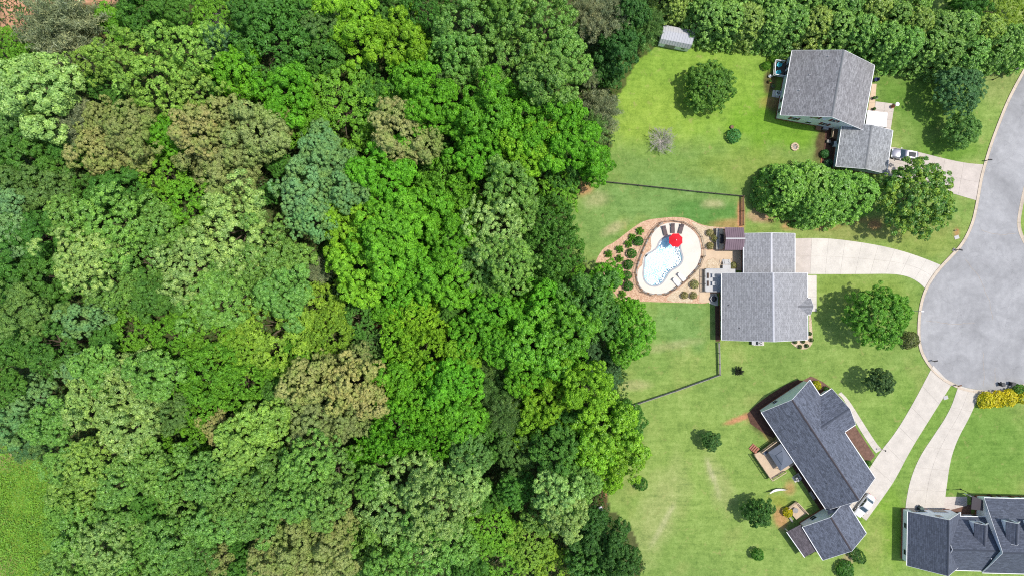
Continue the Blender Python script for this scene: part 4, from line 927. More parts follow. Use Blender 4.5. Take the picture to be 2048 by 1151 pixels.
# ---- slate roofed house, turned, lower right
T3 = Frame(Z5(612, 482), Z5(1118, 160), (1752, 954.7), (1655.5, 1016), 2.8)
h3 = empty('slate_roof_house', T3(0, 0)); tag(h3, 'dark slate-roofed house set at an angle with wooden back deck and white gable ends', 'house')
rx3 = T3.inv(P(*Z5(935, 362), 6.2))[0] * .5
g3 = gable(T3, h3, 2.8, 6.2, 'shingle_slate', 'siding_white', rx=rx3, caps='shingle_lean')
for y in (-5.5, 1.0, 3.2, 6.5): window(T3, h3, g3['wx0'], y, 1.6, .9, 1.3, 'W')
window(T3, h3, g3['wx0'], -1.2, 1.15, 1.6, 2.0, 'W', name='patio_door')
for y in (-8.0, -5.0): window(T3, h3, g3['wx1'], y, 1.6, 1.0, 1.4, 'E', 'plastic_black')
window(T3, h3, -2.0, g3['wy1'], 1.6, .8, 1.0, 'N')
for x, y in ((-3.9, 2.3), (-3.0, -6.1)): vent(T3, h3, x, y, roofz(x, 2.8, 6.2, -T3.W / 2, rx3), .06, .3, 'black_metal')
# front cross gable: ridge runs across
fy0 = T3.inv(P(*Z5(1485, 675), 2.8))[1]; fy1 = T3.inv(P(*Z5(1235, 315), 2.8))[1]; fx = T3.inv(P(*Z5(1467, 417), 2.8))[0]
class Off:
    def __init__(s, f, x, y, q): s.ang = f.ang + q * math.pi / 2; p = f(x, y); s.cx, s.cy = p.x, p.y
    __call__ = Frame.__call__; inv = Frame.inv
tc = Off(T3, fx, (fy0 + fy1) / 2, -1)          # local +y points out of the front
hw = (fy1 - fy0) / 2; dep = fx - T3.W / 2 + 4.6
gable(tc, h3, 2.8, 5.1, 'shingle_slate', 'siding_white', x0=-hw, x1=hw, y0=-dep, y1=0, wall_y=(-dep + 2.5, -.3), gov=.3)
window(tc, h3, 0, -.3, 1.7, 1.8, 1.4, 'N')
# garage wing
T3g = Frame(Z6(1030, 757), Z6(1508, 562), Z6(1698, 826), Z6(1275, 1130), 2.7)
gt = gable(T3g, h3, 2.7, 5.0, 'shingle_slate', 'siding_white', rx=.2, caps='shingle_lean', y1=T3g.L / 2 + .2)
window(T3g, h3, -1.9, gt['wy1'], 1.4, 1.0, 1.2, 'N'); window(T3g, h3, gt['wx1'], 0, 1.1, 4.8, 2.1, 'E', name='garage_door')
# link roof between the two blocks
lk = MB(); a, b, c, d = P(1655.5, 1016, 2.85), P(1717, 994, 5.6), P(1695, 1010, 4.4), P(1655, 1028, 4.6)
lk.add([a, P(1716, 993.5, 5.9), P(1697, 1012, 2.9), P(1655, 1029, 4.95)], [(0, 1, 2), (0, 2, 3)], [[(0, 0), (3, 3), (6, 0)], [(0, 0), (6, 0), (3, 3)]]).build('link_roof', M['shingle_slate'], h3)
# lean-to at the back of the garage
lt = [Z6(885, 832), Z6(1068, 1092), Z6(1215, 1010), Z6(1030, 755)]
lo = [P(*lt[0], 1.9), P(*lt[1], 1.9), P(*lt[2], 2.4), P(*lt[3], 2.4)]
lm = MB(); lm.add(lo + [Vector((p.x, p.y, p.z - .14)) for p in lo], [(0, 1, 2, 3), (7, 6, 5, 4), (0, 4, 5, 1), (1, 5, 6, 2), (2, 6, 7, 3), (3, 7, 4, 0)], [[(0, 0), (6, 0), (6, 3), (0, 3)]] + [[(0, 0)] * 4] * 5)
lr = lm.build('lean_to_roof', M['shingle_lean'], h3); MB().bar(lo[0], lo[1], .12, .16).build('gutter', M['white_paint'], lr)
for t in (.04, .5, .96):
    p = lo[0].lerp(lo[1], t).lerp(lo[2].lerp(lo[3], 1 - t), .12); MB().box((p.x, p.y, .95), (.14, .14, 1.8), T3.ang).build('post', M['white_paint'], h3)

# ---- house cut by the lower right corner
TA = Frame(Z7(610, 487), (1914, 1024), (1913, 1131), Z7(590, 1040), 2.8)
h4 = empty('dormer_house', TA(0, 0)); tag(h4, 'blue-grey roofed house with white dormers cut off by the bottom right corner', 'house')
rxa = TA.inv(P(1897, 1095, 7.2))[0]
ga = gable(TA, h4, 2.8, 7.2, 'shingle_slate_blue', 'siding_white', rx=rxa, y1=TA.L / 2 + .1, x1=TA.W / 2 + .6)
for x in (-1.9, 2.0): window(TA, h4, x, ga['wy1'], 1.15, 2.6, 2.1, 'N', name='garage_door')
for y in (-3, 2): window(TA, h4, ga['wx0'], y, 1.7, .9, 1.3, 'W')
window(TA, h4, .2, ga['wy1'], 4.3, .9, 1.1, 'N')
class Axis:
    def __init__(s, cx, cy, ang): s.cx, s.cy, s.ang = cx, cy, ang
    __call__ = Frame.__call__; inv = Frame.inv
def block(xl, xr, front_v, ridge_v, back_v, ridge_h, e=2.9, wall=True, ang=math.pi / 2):
    """ridge along the photo's x: local x points up the photo (front), local y to the left"""
    yf = P(0, front_v, e).y; yr = P(0, ridge_v, ridge_h).y; yb = P(0, back_v, e).y
    T = Axis((xl + xr) / 2, yr, ang - .025); hl = (xr - xl) / 2
    return gable(T, h4, e, ridge_h, 'shingle_slate_blue', 'siding_white', x0=yb - yr, x1=yf - yr, rx=0, y0=-hl, y1=hl, over=.35), T
xm0 = P(1892, 0, 5).x; xm1 = P(1975, 0, 5).x
(gb, TB) = block(xm0, xm1 + 1.5, 1032, 1100, 1139, 6.9)
xr0 = P(1967, 0, 3).x
(gc, TC) = block(xr0, xr0 + 17, 997, 1107, 1146, 8.0)
for x in (-3.2, -.6): window(TB, h4, gb['wx1'], x, 1.6, 1.0, 1.5, 'E')
for y in (5.5, 2.0): window(TC, h4, gc['wx1'], y, 1.6, 1.0, 1.5, 'E')
def dormer(pu, pv, de):
    """window wall seen at (pu, pv), roof running back to (tu, tv)"""
    a = P(pu, pv, de - 1.0); yaw = math.pi / 2 - .03
    T = Axis(a.x, a.y, yaw - math.pi / 2)
    m = gable(T, h4, de, de + 1.1, 'shingle_slate_blue', 'siding_white', x0=-1.25, x1=1.25, y0=-3.6, y1=.25, over=.22, gov=.2, found=None, gut=False, thick=.1)
    window(T, h4, 0, .05, de - .65, .9, 1.1, 'N')
for d in ((1955, 1044, 5.3), (2018, 1041, 6.6), (2062, 1042, 6.6)): dormer(*d)
for (x, y) in ((Z7(1465, 965)), (Z7(1740, 940)), (Z7(1785, 967))):
    p = P(x, y, 6.0); MB().cyl((p.x, p.y), .08, p.z - 1.5, p.z + .2, 10).build('vent_pipe', M['metal_white'], h4)
# porch
po = [P(*Z7(1275, 315), 2.6), P(*Z7(1385, 360), 2.6), P(*Z7(1385, 470), 2.9), P(*Z7(1262, 455), 2.9)]
MB().add(po + [Vector((p.x, p.y, p.z - .14)) for p in po], [(0, 1, 2, 3), (7, 6, 5, 4), (0, 4, 5, 1), (1, 5, 6, 2), (2, 6, 7, 3), (3, 7, 4, 0)]).build('porch_roof', M['shingle_lean'], h4)
for t in (.1, .9):
    p = po[0].lerp(po[1], t); MB().cyl((p.x, p.y - .2), .09, 0, 2.5, 10).build('porch_column', M['white_paint'], h4)

# ---- gambrel garden shed
TS = Frame(Z8(676, 205), Z8(926, 255), Z8(893, 388), Z8(660, 340), 2.2)
sh = empty('garden_shed', TS(0, 0)); tag(sh, 'small barn-roofed shed with pale ribbed metal roof half under the trees', 'shed')
ts = Rot(TS, 1)      # local x now points up the photo
w, L = 2.6, ts.L / 2
ps = P(*Z8(660, 340), 1.6)
ts.cx, ts.cy = (P(*Z8(668, 345), 1.6) + P(*Z8(898, 385), 1.6)).xy / 2 + Vector((math.cos(ts.ang), math.sin(ts.ang))) * 1.75
ts.L = (P(*Z8(668, 345), 1.6) - P(*Z8(912, 385), 1.6)).length; L = ts.L / 2
prof = [(-1.75, 1.7), (-1.3, 2.75), (0, 3.55), (1.3, 2.75), (1.75, 1.7)]
MB().add([ts(x, -L + .1, z - .06) for x, z in [(-1.7, 0.06)] + prof + [(1.7, .06)]] + [ts(x, L - .1, z - .06) for x, z in [(-1.7, .06)] + prof + [(1.7, .06)]], [(0, 1, 2, 3, 4, 5, 6), (13, 12, 11, 10, 9, 8, 7)] + [(i, i + 1, i + 8, i + 7) for i in range(6)]).build('wall', M['siding_white'], sh)
for i in range(4):
    (xa, za), (xb, zb) = prof[i], prof[i + 1]; n = 12
    pan = empty('roof', (0, 0, 0)); pan.parent = sh; ORG[pan.name] = org(sh)
    for k in range(n):
        ya, yb = -L + 2 * L * k / n, -L + 2 * L * (k + 1) / n - .02
        vs = [ts(xa, ya, za), ts(xa, yb, za), ts(xb, yb, zb), ts(xb, ya, zb)]; m = MB()
        nv = (vs[1] - vs[0]).cross(vs[3] - vs[0]).normalized(); nv = nv if nv.z > 0 else -nv
        m.add(vs + [p + nv * .03 for p in vs], [(0, 1, 2, 3), (7, 6, 5, 4), (0, 1, 5, 4), (1, 2, 6, 5), (2, 3, 7, 6), (3, 0, 4, 7)])
        m.bar(vs[0] + nv * .045, vs[3] + nv * .045, .06, .05); m.build('roof_panel', M['metal_white'], pan)
for y in (.75, -.25):
    MB().box(ts(-1.73, y + .5, .95), (.06, .95, 1.75), ts.ang).build('door', M['wood_grey'], sh)
f = MB().box(ts(-1.72, -L + 1.2, 1.1), (.08, .8, .7), ts.ang).build('window', M['white_paint'], sh); MB().box(ts(-1.77, -L + 1.2, 1.1), (.03, .65, .55), ts.ang).build('pane', M['glass_dark'], f)

# ---- metal roofed pavilion over the grill
pv = P(*Z1(1372, 541), 0); pav = empty('grill_pavilion', (pv.x, pv.y, 0)); tag(pav, 'purple-brown ribbed metal pavilion roof over the grill beside the garage', 'pavilion')
a0, a1 = P(*Z1(1297, 453), 2.5), P(*Z1(1447, 630), 2.5); ymid = (a0.y + a1.y) / 2; n = 9
for side, ye in (('n', a0.y), ('s', a1.y)):
    for k in range(n):
        xa = a0.x + (a1.x - a0.x) * k / n; xb = a0.x + (a1.x - a0.x) * (k + 1) / n - .012; m = MB()
        vs = [Vector((xa, ye, 2.5)), Vector((xb, ye, 2.5)), Vector((xb, ymid, 3.25)), Vector((xa, ymid, 3.25))]
        m.add(vs + [p + Vector((0, 0, .035)) for p in vs], [(3, 2, 1, 0), (4, 5, 6, 7), (0, 1, 5, 4), (1, 2, 6, 5), (2, 3, 7, 6), (3, 0, 4, 7)])
        m.bar(vs[0] + Vector((.02, 0, .055)), vs[3] + Vector((.02, 0, .055)), .05, .06); m.build('roof_panel', M['metal_purple'], pav)
MB().bar((a0.x - .03, ymid, 3.31), (a1.x + .03, ymid, 3.31), .24, .05).build('ridge_cap', M['metal_grey'], pav)
for x in (a0.x + .25, a1.x - .25):
    for y in (a0.y - .25, a1.y + .25): MB().box((x, y, 1.24), (.16, .16, 2.48)).build('post', M['wood_brown'], pav)
    MB().bar((x, a0.y - .1, 2.42), (x, a1.y + .1, 2.42), .12, .2).build('beam', M['wood_brown'], pav)
c = P(*Z1(1255, 542), 1.0); ct = empty('outdoor_kitchen', (c.x, c.y, 0)); tag(ct, 'grey stone counter with black grill under the pavilion edge', 'outdoor kitchen')
ln = (P(*Z1(1255, 460)) - P(*Z1(1255, 628))).length
for i in range(8):
    y = c.y - ln / 2 + ln * (i + .5) / 8; MB().box((c.x - .28, y, .45), (.55, ln / 8 - .02, .9 + rnd.uniform(-.03, .03))).build('stone_block', M['stone'], ct)
MB().box((c.x + .42, c.y, .45), (.7, ln - .1, .88)).build('counter', M['stone'], ct)
MB().box((c.x + .42, c.y, .905), (.82, ln, .05)).build('counter_top', M['gravel_tan'], ct)
gr = empty('gas_grill', (c.x + .45, c.y, .93)); tag(gr, 'black gas grill set on the stone counter', 'grill')
MB().box((c.x + .45, c.y, 1.05), (.7, 1.75, .22)).build('body', M['grill_black'], gr, bevel=.03)
MB().box((c.x + .5, c.y, 1.28), (.55, 1.6, .26), 0, .8).build('lid', M['grill_black'], gr, bevel=.04)
MB().bar((c.x + .12, c.y - .6, 1.22), (c.x + .12, c.y + .6, 1.22), .04).build('handle', M['chrome'], gr)

# ---------------------------------------------------------------- garden trees and shrubs
G_CY = 'cypress trees in the screen along the top'
row = [(1345, 2), (1408, 36), (1385, -6), (1450, 42), (1425, 0), (1492, 44), (1470, 2), (1536, 46), (1512, 4), (1578, 52), (1556, 8), (1622, 56), (1600, 10), (1666, 62), (1645, 14), (1710, 68), (1690, 20), (1755, 80), (1735, 30), (1798, 90), (1780, 40), (1842, 98), (1825, 50), (1886, 106), (1870, 60), (1930, 108), (1915, 66), (1975, 100), (1962, 72), (2012, 88), (2040, 92), (1655, -18), (1740, -10), (1820, 8)]
row.sort()
for i, (u, v) in enumerate(row):
    sfx = ORD[i] if i < 12 else ['thirteenth', 'fourteenth', 'fifteenth', 'sixteenth', 'seventeenth', 'eighteenth', 'nineteenth', 'twentieth', 'twenty-first', 'twenty-second', 'twenty-third', 'twenty-fourth', 'twenty-fifth', 'twenty-sixth', 'twenty-seventh', 'twenty-eighth', 'twenty-ninth', 'thirtieth', 'thirty-first', 'thirty-second', 'thirty-third', 'thirty-fourth'][i - 12]
    tree('cypress_tree', u, v, rnd.uniform(44, 48), rnd.uniform(9.3, 10.0), CYP[i % 2], (.19, .39, .075) if i % 6 else (.25, .41, .075), 'green cypress in the screen along the top edge, %s from the shed' % sfx, 'tree', G_CY, cf=.45)
# two-trunk evergreen oval, magnolia, street-side trees
for i, (u, v, r) in enumerate([(1572, 380, 54), (1620, 372, 56), (1662, 392, 58), (1708, 388, 52), (1625, 402, 48)]):
    tree('cypress_tree', u, v, r, rnd.uniform(9.0, 10.5), CYP[i % 2], (.165, .375, .05), 'dense green cypress in the long oval clump south of the grey garage, %s from left' % ORD[i if i < 2 else [2, 3, 4][[1662, 1708, 1625].index(u)] if u != 1625 else 2] if False else 'dense green cypress of the long oval clump, %s from left' % ['first', 'second', 'fourth', 'fifth', 'third'][i], 'tree', 'cypress trees of the long oval clump', cf=.45)
tree('magnolia_tree', 1826, 400, 84, 10.5, MAG, (.125, .30, .05), 'large round dark green tree with yellowish leaf tips over the driveway', cf=.55)
tree('garden_tree', 1914, 183, 54, 8.0, ROUND, (.12, .27, .095), 'blue-green loose tree beside the bend of the road', cf=.6)
tree('garden_conifer', 1920, 262, 36, 5.6, SML[1], (.12, .28, .06), 'low spreading conifer on the front lawn near the bend', cf=.58)
tree('garden_tree', 1420, 175, 55, 6.2, ROUND, (.125, .30, .04), 'lone round green tree in the middle of the bright upper lawn', cf=.5)
tree('garden_tree', 1752, 632, 68, 9.5, ROUND, (.125, .32, .03), 'round green shade tree on the front lawn beside the turning circle', cf=.58)
tree('garden_tree', 1516, 1020, 30, 5.5, SML[0], (.08, .22, .045), 'small dark green tree on the lawn below the angled house deck', cf=.55)
tree('garden_conifer', 1758, 761, 27, 6.2, SML[1], (.09, .19, .06), 'small dark conifer on the lawn above the angled house', cf=.66)
tree('garden_conifer', 1421, 880, 20, 3.8, SML[0], (.08, .20, .05), 'small dark conifer alone on the back lawn of the angled house', cf=.6)
tree('garden_shrub', 1515, 1107, 13, 2.0, SHRUB[0], (.075, .240, .025), 'little bright green sapling on the lawn near the bottom edge', 'shrub', cf=.5)
tree('garden_shrub', 1282, 966, 14, 1.8, SHRUB[1], (.075, .220, .025), 'little green shrub at the woodland edge beside the red clay patch', 'shrub', cf=.5)
tree('garden_shrub', 1820, 680, 18, 1.6, SHRUB[0], (.12, .15, .04), 'small brownish green shrub beside the turning circle kerb', 'shrub', cf=.45)
tree('garden_shrub', 1478, 742, 10, 1.6, SPIKY, (.04, .05, .03), 'tiny dark sapling on the lawn below the fence corner', 'shrub', cf=.5)
tree('garden_shrub', 1467, 272, 15, 1.3, SHRUB[1], (.07, .24, .05), 'small leafy green plant beside a dark stump on the upper lawn', 'shrub', cf=.45)
tree('garden_shrub', 1690, 1137, 19, 1.6, SHRUB[0], (.065, .20, .02), 'rounded green shrub cut by the bottom edge below the garage wing', 'shrub', cf=.45)
tree('garden_shrub', 1713, 1108, 13, 1.5, SHRUB[1], (.055, .15, .02), 'long low shrub at the corner of the garage wing', 'shrub', cf=.45, asp=1.7, rz=-.75)
for i, (u, v, r) in enumerate([(1972, 800, 18), (1995, 797, 18), (2018, 794, 18), (2040, 790, 17)]):
    tree('golden_shrub', u, v, r, 1.7, SHRUB[i % 2], (.55, .52, .015), 'golden yellow shrub by the turning circle, %s from left' % ORD[i], 'shrub', 'golden shrubs by the turning circle', cf=.45, trunk=False)
tree('garden_shrub', 2036, 779, 14, 1.6, SHRUB[0], (.10, .24, .02), 'green shrub behind the golden yellow row beside the bins', 'shrub', cf=.45, trunk=False)
tree('garden_tree', 1935, 12, 46, 7, MED[2], (.075, .21, .030), 'dark green tree behind the cypress screen at the top right', cf=.55)
tree('garden_tree', 1998, 25, 52, 5, VIN[0], (.22, .36, .03), 'yellow-green tree filling the top right corner', cf=.55)
tree('garden_tree', 2060, 690, 20, 4, SML[0], (.05, .15, .03), 'dark tree just off the right edge below the golden shrubs', cf=.5) if False else None
# leafless shrub on the upper lawn
def bare_shrub(u, v, R, label):
    p = P(u, v); root = empty('bare_shrub', (p.x, p.y, 0)); tag(root, label, 'shrub'); r = random.Random(u)
    for i in range(30):
        a = i * 2.4; e = R * r.uniform(.55, 1.0); m = MB(); z = r.uniform(.5, 1.5)
        q = Vector((p.x + e * .5 * math.cos(a), p.y + e * .5 * math.sin(a), z * .8)); t = Vector((p.x + e * math.cos(a + .2), p.y + e * math.sin(a + .2), z * 1.25))
        m.tube([(p.x, p.y, 0), q, t], [.05, .03, .012], 5)
        for k in range(22):
            b = q.lerp(t, r.uniform(0, 1)); m.tube([b, b + Vector((r.uniform(-.7, .7), r.uniform(-.7, .7), r.uniform(.05, .5)))], [.022, .010], 4)
        m.build('branch', M['twig_grey'], root)
bare_shrub(1322, 284, 2.9, 'leafless grey shrub on the upper lawn')
bare_shrub(1183, 152, 2.6, 'dead pinkish grey bush at the woodland edge beside the upper lawn')
bare_shrub(436, 52, 2.4, 'bare grey branches standing in the top left thicket')
bare_shrub(1000, 762, 3.0, 'dead grey branches in the olive gap of the woodland') if False else None
p = P(1463, 255); st = empty('tree_stump', (p.x, p.y, 0)); tag(st, 'dark round stump beside the leafy plant on the upper lawn', 'stump')
MB().lathe((p.x, p.y, 0), [(.42, 0), (.36, .2), (.33, .4)], 12).build('bole', M['wood_dark'], st); MB().cyl((p.x, p.y), .30, .395, .41, 12).build('cut_face', M['wood_brown'], st)

# shrubs of the pool bed
LT = [(630, 480), (570, 530), (540, 580), (470, 622), (385, 660), (470, 700), (378, 755), (460, 805), (440, 885), (493, 975)]
DK = [(618, 562), (565, 658), (540, 745), (525, 830), (538, 910)]
for i, q in enumerate(LT):
    tree('spiky_shrub', *Z1(*q), 8.8, 1.1, SPIKY, (.13, .34, .03), 'light green spiky shrub in the pink gravel bed, %s from the top' % ORD[i], 'shrub', 'light green shrubs in the pool bed', cf=.4, trunk=False)
for i, q in enumerate(DK):
    tree('round_shrub', *Z1(*q), 10.2, 1.3, SHRUB[i % 2], (.05, .20, .02), 'dark green round shrub beside the pool deck, %s from the top' % ORD[i], 'shrub', 'dark green shrubs in the pool bed', cf=.4, trunk=False)
ROS = [((1180, 495), 'topmost in the tan gravel beside the grill'), ((1217, 537), 'beside the grill counter, middle of three'), ((1183, 597), 'beside the gate, lowest of the three near the grill'), ((1057, 900), 'in the lower tan gravel, largest of three'), ((980, 985), 'in the lower tan gravel, left of its pair'), ((1050, 987), 'in the lower tan gravel, right of its pair'), ((1365, 752), 'beside the steps of the grey deck')]
for q, w_ in ROS:
    tree('rose_bush', *Z1(*q), 9.2 if q[0] == 1057 else 7.6, 1.0, ROSE, (.22, .25, .06), 'flowering pinkish bush ' + w_, 'shrub', 'flowering bushes around the pool', cf=.4, trunk=False)
tree('garden_shrub', *Z5(1190, 205), 10, 1.2, SHRUB[0], (.45, .45, .012), 'yellow shrub in the mulch corner of the angled house', 'shrub', cf=.4, trunk=False)
tree('garden_shrub', *Z6(895, 630), 10, 1.4, SHRUB[1], (.50, .46, .010), 'golden yellow shrub against the small wooden deck', 'shrub', cf=.4, trunk=False)
tree('garden_shrub', *Z5(1290, 240), 6, .8, SHRUB[1], (.06, .20, .02), 'low green plant in the mulch corner of the angled house', 'shrub', cf=.4, trunk=False)
tree('garden_shrub', *Z5(1720, 1000), 6, .8, SHRUB[0], (.08, .22, .02), 'low green plant at the end of the brown mulch strip', 'shrub', cf=.4, trunk=False)
for i, q in enumerate([(600, 262), (630, 292), (673, 287), (703, 250), (692, 210), (650, 258)]):
    tree('boxwood', *Z4(*q), 4.2, .6, SHRUB[i % 2], (.05, .14, .02), 'small clipped shrub around the corner of the grey house, %s clockwise from the wall' % ORD[i], 'shrub', 'clipped shrubs at the corner', cf=.4, trunk=False)
for i, (q, c, w_) in enumerate([((190, 820), (.07, .22, .05), 'green leafy plant in the bed beside the grey garage'), ((235, 940), (.07, .17, .08), 'blue-green leafy plant at the lower end of the garage bed')]):
    tree('garden_shrub', *Y6(*q), 9, 1.0, SHRUB[i], c, w_, 'shrub', cf=.4, trunk=False)
for i, (q, w_) in enumerate([((230, 520), 'left of'), ((330, 420), 'above')]):
    tree('garden_shrub', *Y5(*q), 9, 1.3, SHRUB[i], (.11, .28, .02), 'leafy green shrub %s the turquoise chairs deck' % w_, 'shrub', cf=.4, trunk=False)
for i, (x, y) in enumerate([(1450, 325), (1545, 335), (1660, 340), (1760, 345)]):
    tree('garden_shrub', *Z7(x, y), 5.5, .8, SHRUB[i % 2], (.18, .07, .05), 'small reddish shrub in front of the corner house, %s from left' % ORD[i], 'shrub', 'reddish shrubs by the porch', cf=.4, trunk=False)
tree('dead_shrub', 757, 640, 20, 2.4, FEA[0], (.40, .20, .10), 'rusty brown dead shrub in a gap of the woodland', 'shrub', cf=.5)

# ---------------------------------------------------------------- fences
def fence(name, pts, label, mat, hgt=1.2, sp=2.4, rails=(.35, .7, 1.05), rw=.05, rh=.13, pw=.12, pickets=0.0):
    pts = [P2(*p) for p in pts]; root = empty(name, (pts[0][0], pts[0][1], 0)); tag(root, label, 'fence')
    for i in range(len(pts) - 1):
        a, b = Vector(pts[i]), Vector(pts[i + 1]); L = (b - a).length; n = max(1, round(L / sp)); ang = math.atan2(b.y - a.y, b.x - a.x)
        for k in range(n + (1 if i == len(pts) - 2 else 0)):
            p = a.lerp(b, k / n); MB().box((p.x, p.y, hgt / 2 + .02), (pw, pw, hgt + .06), ang).build('post', M[mat], root)
        for k in range(n):
            p, q = a.lerp(b, k / n), a.lerp(b, (k + 1) / n); d = (q - p).normalized() * pw * .5
            for z in rails:
                MB().bar((p.x + d.x, p.y + d.y, z), (q.x - d.x, q.y - d.y, z), rw, rh).build('rail', M[mat], root)
            if pickets:
                m = MB(); c = int((q - p).length / pickets)
                for j in range(1, c):
                    w = p.lerp(q, j / c); m.box((w.x, w.y, hgt / 2), (.018, .018, hgt - .15), ang)
                m.build('picket_run', M[mat], root)['kind'] = 'stuff'
    return root
fence('rail_fence', [(1176, 361), (1300, 374), (1400, 385), (1484, 393)], 'long dark rail fence between the upper lawn and the pool lawn', 'wood_dark', rw=.06)
fence('rail_fence', [(1484, 394), (1484, 451)], 'short brown rail fence from the fence corner to the pavilion', 'wood_brown', rw=.08)
fence('rail_fence', [(1436, 684), (1438, 748), (1350, 780), (1255, 812)], 'grey-brown rail fence from the house corner to the woodland', 'wood_grey', rw=.10)
RNGF = [(420, 152), (545, 142), (680, 160), (820, 236), (905, 342), (938, 490)]
RNG2 = [(936, 592), (888, 720), (750, 872), (560, 1022), (450, 1086), (280, 1092), (150, 1042), (85, 950), (60, 800), (85, 690), (140, 540), (210, 380), (290, 255), (380, 168), (420, 152)]
fence('pool_fence', [Y8(*p) for p in RNGF], 'thin dark metal fence around the upper right of the pool deck', 'black_metal', 1.2, 1.9, (.15, 1.15), .045, .045, .06, .13)
fence('pool_fence', [Y8(*p) for p in RNG2], 'thin dark fence around the left and lower side of the pool deck', 'wood_dark', 1.2, 1.9, (.15, 1.15), .05, .05, .07, .13)
a, b = P(*Y8(938, 490)), P(*Y8(936, 592)); gt = empty('pool_gate', (a.x, a.y, 0)); tag(gt, 'pale gate in the pool fence at the patio walk', 'gate')
for p in (a, b): MB().box((p.x + .15, p.y, .65), (.14, .14, 1.3)).build('post', M['wood_grey'], gt)
for z in (.2, 1.1): MB().bar((a.x + .15, a.y - .07, z), (b.x + .15, b.y + .07, z), .05).build('rail', M['wood_grey'], gt)
# stepping stones / border bricks round the pool fence foot
bl = [P2(*Y8(*p)) for p in RNG2]; bl = resample(smooth_poly(bl, 1, False), 60); edg = empty('stone_border', (bl[0][0], bl[0][1], 0)); tag(edg, 'brown stone edging along the left and lower pool fence', 'edging')
for i in range(60):
    (x0, y0), (x1, y1) = bl[i], bl[i + 1]; an = math.atan2(y1 - y0, x1 - x0)
    MB().box(((x0 + x1) / 2 + .22 * math.sin(an), (y0 + y1) / 2 - .22 * math.cos(an), .07), (math.hypot(x1 - x0, y1 - y0) - .03, .22, .14 + rnd.uniform(-.02, .02)), an + rnd.uniform(-.05, .05)).build('stone', M['stone' if i % 3 else 'wood_brown'], edg)

# ---------------------------------------------------------------- pool furniture
def lounger(name, mat, frame, label, u, v, ang, group):
    root = empty(name, (0, 0, 0), 1e-9); tag(root, label, 'lounger', group)
    MB().box((0, -.35, .32), (.66, 1.25, .06)).build('seat', M[mat], root, bevel=.02)
    m = MB(); m.add([(-.33, .3, .30), (.33, .3, .30), (.33, .85, .62), (-.33, .85, .62), (-.33, .3, .36), (.33, .3, .36), (.33, .83, .68), (-.33, .83, .68)], [(3, 2, 1, 0), (4, 5, 6, 7), (0, 1, 5, 4), (1, 2, 6, 5), (2, 3, 7, 6), (3, 0, 4, 7)]); m.build('backrest', M[mat], root)
    MB().box((0, .76, .68), (.52, .2, .09)).build('pillow', M[mat], root, bevel=.03)
    for s in (-1, 1):
        MB().bar((s * .36, -1.0, .27), (s * .36, .5, .27), .05).build('side_rail', M[frame], root)
        for y in (-.85, .4): MB().box((s * .34, y, .14), (.05, .05, .27)).build('leg', M[frame], root)
    p = P(u, v); root.location = (p.x, p.y, .086); root.rotation_euler = (0, 0, ang); return root
for q, a, w_ in (((437, 262), .25, 'left'), ((541, 232), .02, 'middle'), ((648, 238), -.28, 'right')):
    lounger('lounge_chair', 'sling_brown', 'black_metal', 'brown sling lounger above the pool, %s of the three' % w_, *Y8(*q), a, 'brown loungers')
for q, a, w_ in (((586, 915), .72, 'left'), ((650, 850), .72, 'right')):
    lounger('lounge_chair', 'canvas_white', 'white_paint', 'white lounger on the lower pool deck, %s of the pair' % w_, *Y8(*q), a, 'white loungers')
c = P(*Y8(590, 385), 2.5); um = empty('pool_umbrella', (c.x, c.y, 0)); tag(um, 'red eight-sided patio umbrella at the pool edge', 'umbrella')
for k in range(8):
    a0_, a1_ = math.pi / 8 + k * math.pi / 4, math.pi / 8 + (k + 1) * math.pi / 4; R = 1.38; am = (a0_ + a1_) / 2
    e0, e1, em = [Vector((c.x + r_ * math.cos(t), c.y + r_ * math.sin(t), z)) for t, r_, z in ((a0_, R, 2.15), (a1_, R, 2.15), (am, R * .89, 2.2))]
    top = Vector((c.x, c.y, 2.72)); m = MB(); m.add([top, e0, em, e1, top - Vector((0, 0, .02)), e0 - Vector((0, 0, .02)), em - Vector((0, 0, .02)), e1 - Vector((0, 0, .02))], [(0, 1, 2), (0, 2, 3), (6, 5, 4), (7, 6, 4), (1, 5, 6, 2), (2, 6, 7, 3)]); m.build('canopy_panel', M['canvas_red'], um)
    MB().bar(top - Vector((0, 0, .06)), e0 - Vector((0, 0, .04)), .025).build('rib', M['wood_tan'], um)
MB().cyl((c.x, c.y), .025, .1, 2.75, 8).build('pole', M['wood_tan'], um); MB().lathe((c.x, c.y, 2.72), [(.10, 0), (.08, .04), (.03, .1)], 8).build('finial', M['canvas_white'], um)
MB().lathe((c.x, c.y, -.05), [(.3, 0), (.3, .06), (.06, .12)], 12).build('base', M['stone'], um)

